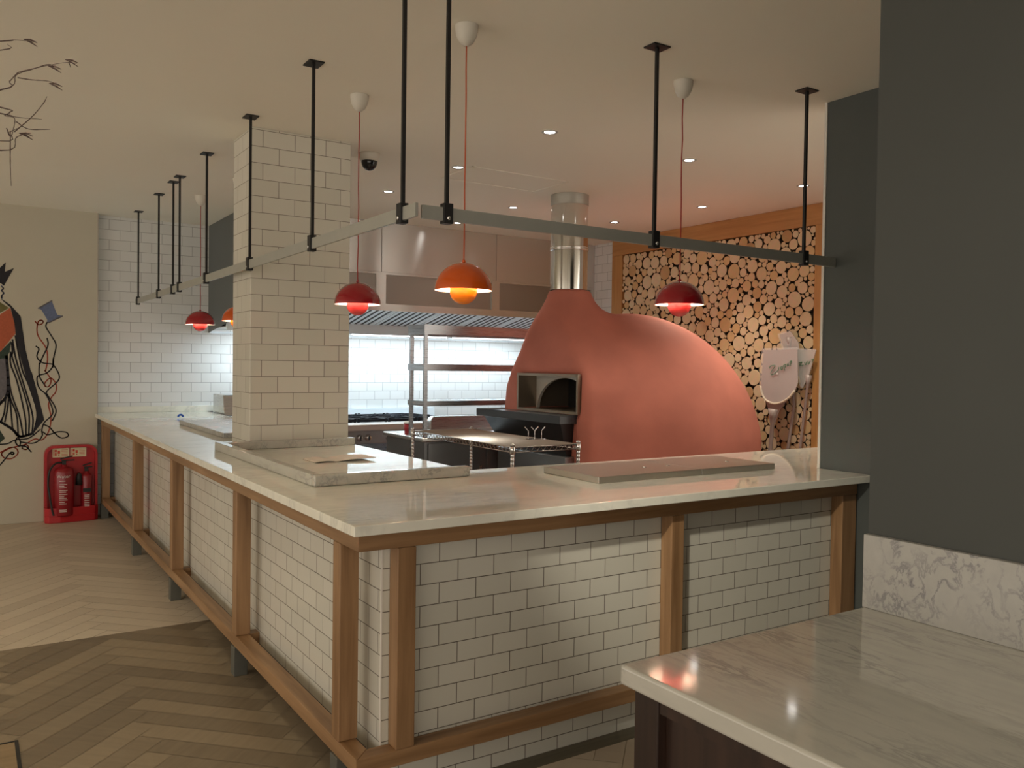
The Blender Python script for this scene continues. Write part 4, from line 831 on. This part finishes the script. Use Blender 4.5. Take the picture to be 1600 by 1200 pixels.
def extinguisher(x, y, r, z0, z1, label, kind):
    t = thing('fire_extinguisher', (x, y, z0), label, 'fire extinguisher')
    MB().lathe([(0.0001, 0), (r*0.9, 0), (r, 0.012), (r, z1-z0-r*0.55), (r*0.88, z1-z0-r*0.22), (r*0.55, z1-z0-r*0.04), (0.022, z1-z0), (0.022, z1-z0+0.02), (0.0001, z1-z0+0.02)], (x, y, z0), 32).build('cylinder', MAT['extred'], t)
    hd_ = MB(); hz = z1+0.02
    hd_.box(x-0.016, x+0.016, y-0.016, y+0.016, hz, hz+0.03)
    hd_.prism([(x-0.02, hz+0.03), (x+0.085 if kind else x+0.05, hz+0.034), (x+0.085 if kind else x+0.05, hz+0.044), (x-0.02, hz+0.042)], y-0.01, y+0.01, ax=1)
    hd_.prism([(x-0.03, hz+0.046), (x+0.07 if kind else x+0.045, hz+0.070), (x+0.07 if kind else x+0.045, hz+0.080), (x-0.03, hz+0.058)], y-0.01, y+0.01, ax=1)
    hd_.build('valve_handle', MAT['black'], t, bevel=0.002)
    if kind:
        pts = [(x-0.016, y, hz+0.018), (x-0.07, y-0.01, hz+0.012), (x-0.115, y-0.02, hz-0.05), (x-0.128, y-0.03, hz-0.16), (x-0.118, y-0.04, z0+0.20), (x-0.098, y-0.05, z0+0.06), (x-0.085, y-0.055, z0+0.01)]
        MB().tube(smooth_line(pts, 6), 0.0085, 8).build('hose', MAT['black'], t)
        lb = MB(); n = 16
        def arcstrip(a0, a1, za, zb, mb):
            vs = []
            for i in range(9):
                a = a0+(a1-a0)*i/8; vs += [(x+(r+0.0012)*math.sin(a), y-(r+0.0012)*math.cos(a), za), (x+(r+0.0012)*math.sin(a), y-(r+0.0012)*math.cos(a), zb)]
            mb.add(vs, [(2*i, 2*i+2, 2*i+3, 2*i+1) for i in range(8)], 0, True)
        for i, (z, w1) in enumerate([(0.335, .25), (0.305, .32), (0.29, .2), (0.275, .3), (0.25, .34), (0.235, .28), (0.215, .33), (0.195, .2), (0.18, .31), (0.165, .34), (0.145, .22), (0.13, .3)]):
            arcstrip(-0.55, -0.55+w1*2.4, z0+z-0.02, z0+z-0.014, lb)
        for z in (0.055, 0.04): arcstrip(-0.55, 0.2, z0+z, z0+z+0.006, lb)
        lb.build('label_print', MAT['textwhite'], t)
        fc = bpy.data.curves.new('title', 'FONT'); fc.body = 'Water'; fc.size = 0.042; fc.extrude = 0.0006; fc.align_x = 'CENTER'
        fo = bpy.data.objects.new('title_lettering', fc); COL.objects.link(fo); bpy.context.view_layer.update()
        me = bpy.data.meshes.new_from_object(fo.evaluated_get(bpy.context.evaluated_depsgraph_get())); bpy.data.objects.remove(fo)
        for v in me.vertices:
            a = (v.co.x-0.012)/r; rr_ = r+0.0015+v.co.z; v.co = Vector((rr_*math.sin(a), -rr_*math.cos(a), v.co.y))
        me.materials.append(MAT['textwhite']); lo = bpy.data.objects.new('title_lettering', me); COL.objects.link(lo); lo.parent = t; lo.location = (0, 0, 0.345)
    else:
        MB().lathe([(0.012, 0), (0.030, 0), (0.022, 0.09), (0.010, 0.11)], (x-0.062, y-0.02, z1-0.10), 16).build('horn', MAT['black'], t)
        MB().box(x-r*0.7, x+r*0.7, y-r-0.002, y-r+0.004, z0+0.20, z0+0.235).build('black_band', MAT['black'], t)
        lb = MB()
        for z in (0.17, 0.155, 0.14, 0.12, 0.10, 0.085, 0.07): lb.box(x-0.02, x+0.022, y-r-0.003, y-r+0.003, z0+z, z0+z+0.006)
        lb.build('label_print', MAT['textwhite'], t)
    return t
extinguisher(0.742, 8.545+0.005, 0.082, 0.0625, 0.500, 'large dark red water extinguisher with black hose, left in the red stand', True)
extinguisher(0.925, 8.565, 0.046, 0.0625, 0.430, 'small slim dark red extinguisher, right in the red stand', False)

# ------------------------------------------------------------------ wall painting
mu = thing('wall_painting', (0.2, 8.666, 1.4), 'painted mural of a black-caped striped figure with loose threads and a cotton reel', 'mural')
def flat(name, P, lay, mat):
    return MB().prism(P, 8.6668-0.0012*lay, 8.6669, ax=1).build(name, mat, mu)
def ribbon(name, lines, wd, lay, mat):
    m = MB(); y0, y1 = 8.6668-0.0012*lay, 8.6669
    for L_ in lines:
        P = [Vector((a, b)) for a, b in [(p.x, p.y) for p in smooth_line([(a, b, 0) for a, b in L_], 5)]]
        for i in range(len(P)-1):
            d = (P[i+1]-P[i]); 
            if d.length < 1e-5: continue
            d.normalize(); n = Vector((-d.y, d.x))*wd/2; e = d*wd*0.25
            m.prism([tuple(P[i]-e+n), tuple(P[i]-e-n), tuple(P[i+1]+e-n), tuple(P[i+1]+e+n)], y0, y1, ax=1)
    return m.build(name, mat, mu)
flat('cape', MURAL['cape'], 2, MAT['m_black']); flat('hair', MURAL['hair'], 2, MAT['m_black']); flat('scarf', MURAL['scarf'], 2, MAT['m_orange'])
flat('collar', MURAL['collar'], 1, MAT['m_olive']); flat('belt', MURAL['band'], 1, MAT['m_green']); flat('sleeve', MURAL['panel'], 1, MAT['m_grey'])
flat('green_patch', MURAL['patch'], 1, MAT['m_green']); flat('cotton_reel', MURAL['spool'], 1, MAT['m_blue'])
SPq = MURAL['spool']
ribbon('reel_rims', [[SPq[0], SPq[1]], [SPq[4], SPq[6]], [SPq[9], ((SPq[0][0]+SPq[1][0])/2, SPq[8][1])]][:2], 0.012, 1.6, MAT['m_grey'])
[ribbon('skirt_stripe', [l], 0.013, 1.5, MAT['m_black']) for l in MURAL_LINES['stripes']]; [ribbon('outline', [l], 0.022, 1.6, MAT['m_black']) for l in MURAL_LINES['outline']]
[ribbon('black_thread', [l], 0.011, 1.2, MAT['m_black']) for l in MURAL_LINES['blackthread']]; [ribbon('red_thread', [l], 0.010, 1.0, MAT['m_red']) for l in MURAL_LINES['redthread']]
ribbon('earring_chain', MURAL_LINES['chain'], 0.010, 1.0, MAT['m_blue'])

# ------------------------------------------------------------------ twigs at the upper left
for key, lab, base in (('branch', 'upper bare dark twig with catkins reaching in at the top left', (-2.0, 3.3, 2.45)), ('branch2', 'lower bare dark twig hanging at the top left below the other', (-2.0, 3.3, 2.25))):
    t = thing('bare_twig', base, lab, 'twig', 'decorative twigs at the top left')
    rt = random.Random(5)
    for q, L_ in enumerate(TWIGS[key]):
        dy = rt.uniform(-0.04, 0.04)
        if L_[0][0] < TWIGS['branch'][0][0][0]+0.012: L_ = [(L_[0][0]-0.35, L_[0][1]-0.10 if key == 'branch' else L_[0][1]+0.02)]+list(L_)
        pts = smooth_line([(a, 3.2+dy*(k/len(L_)), b) for k, (a, b) in enumerate(L_)], 5)
        n = len(pts); rad = [0.0019*(1-0.62*i/n)*(1+0.35*(rt.random() < 0.2)) for i in range(n)]
        MB().tube(pts, rad, 6).build('branch', MAT['twig'], t)
    for (a, b) in ([TWIGS[key][0][-1], TWIGS[key][1][-1], TWIGS[key][2][-1], TWIGS[key][3][-1]] if key == 'branch' else [TWIGS[key][6][-1]]):
        for s in (-1, 1): MB().tube([(a-0.035, 3.2, b+0.004), (a-0.015, 3.2, b+0.004*s+0.003), (a+0.004, 3.2, b-0.006+0.006*s)], [0.0012, 0.0032, 0.001], 6).build('catkin', MAT['twig'], t)
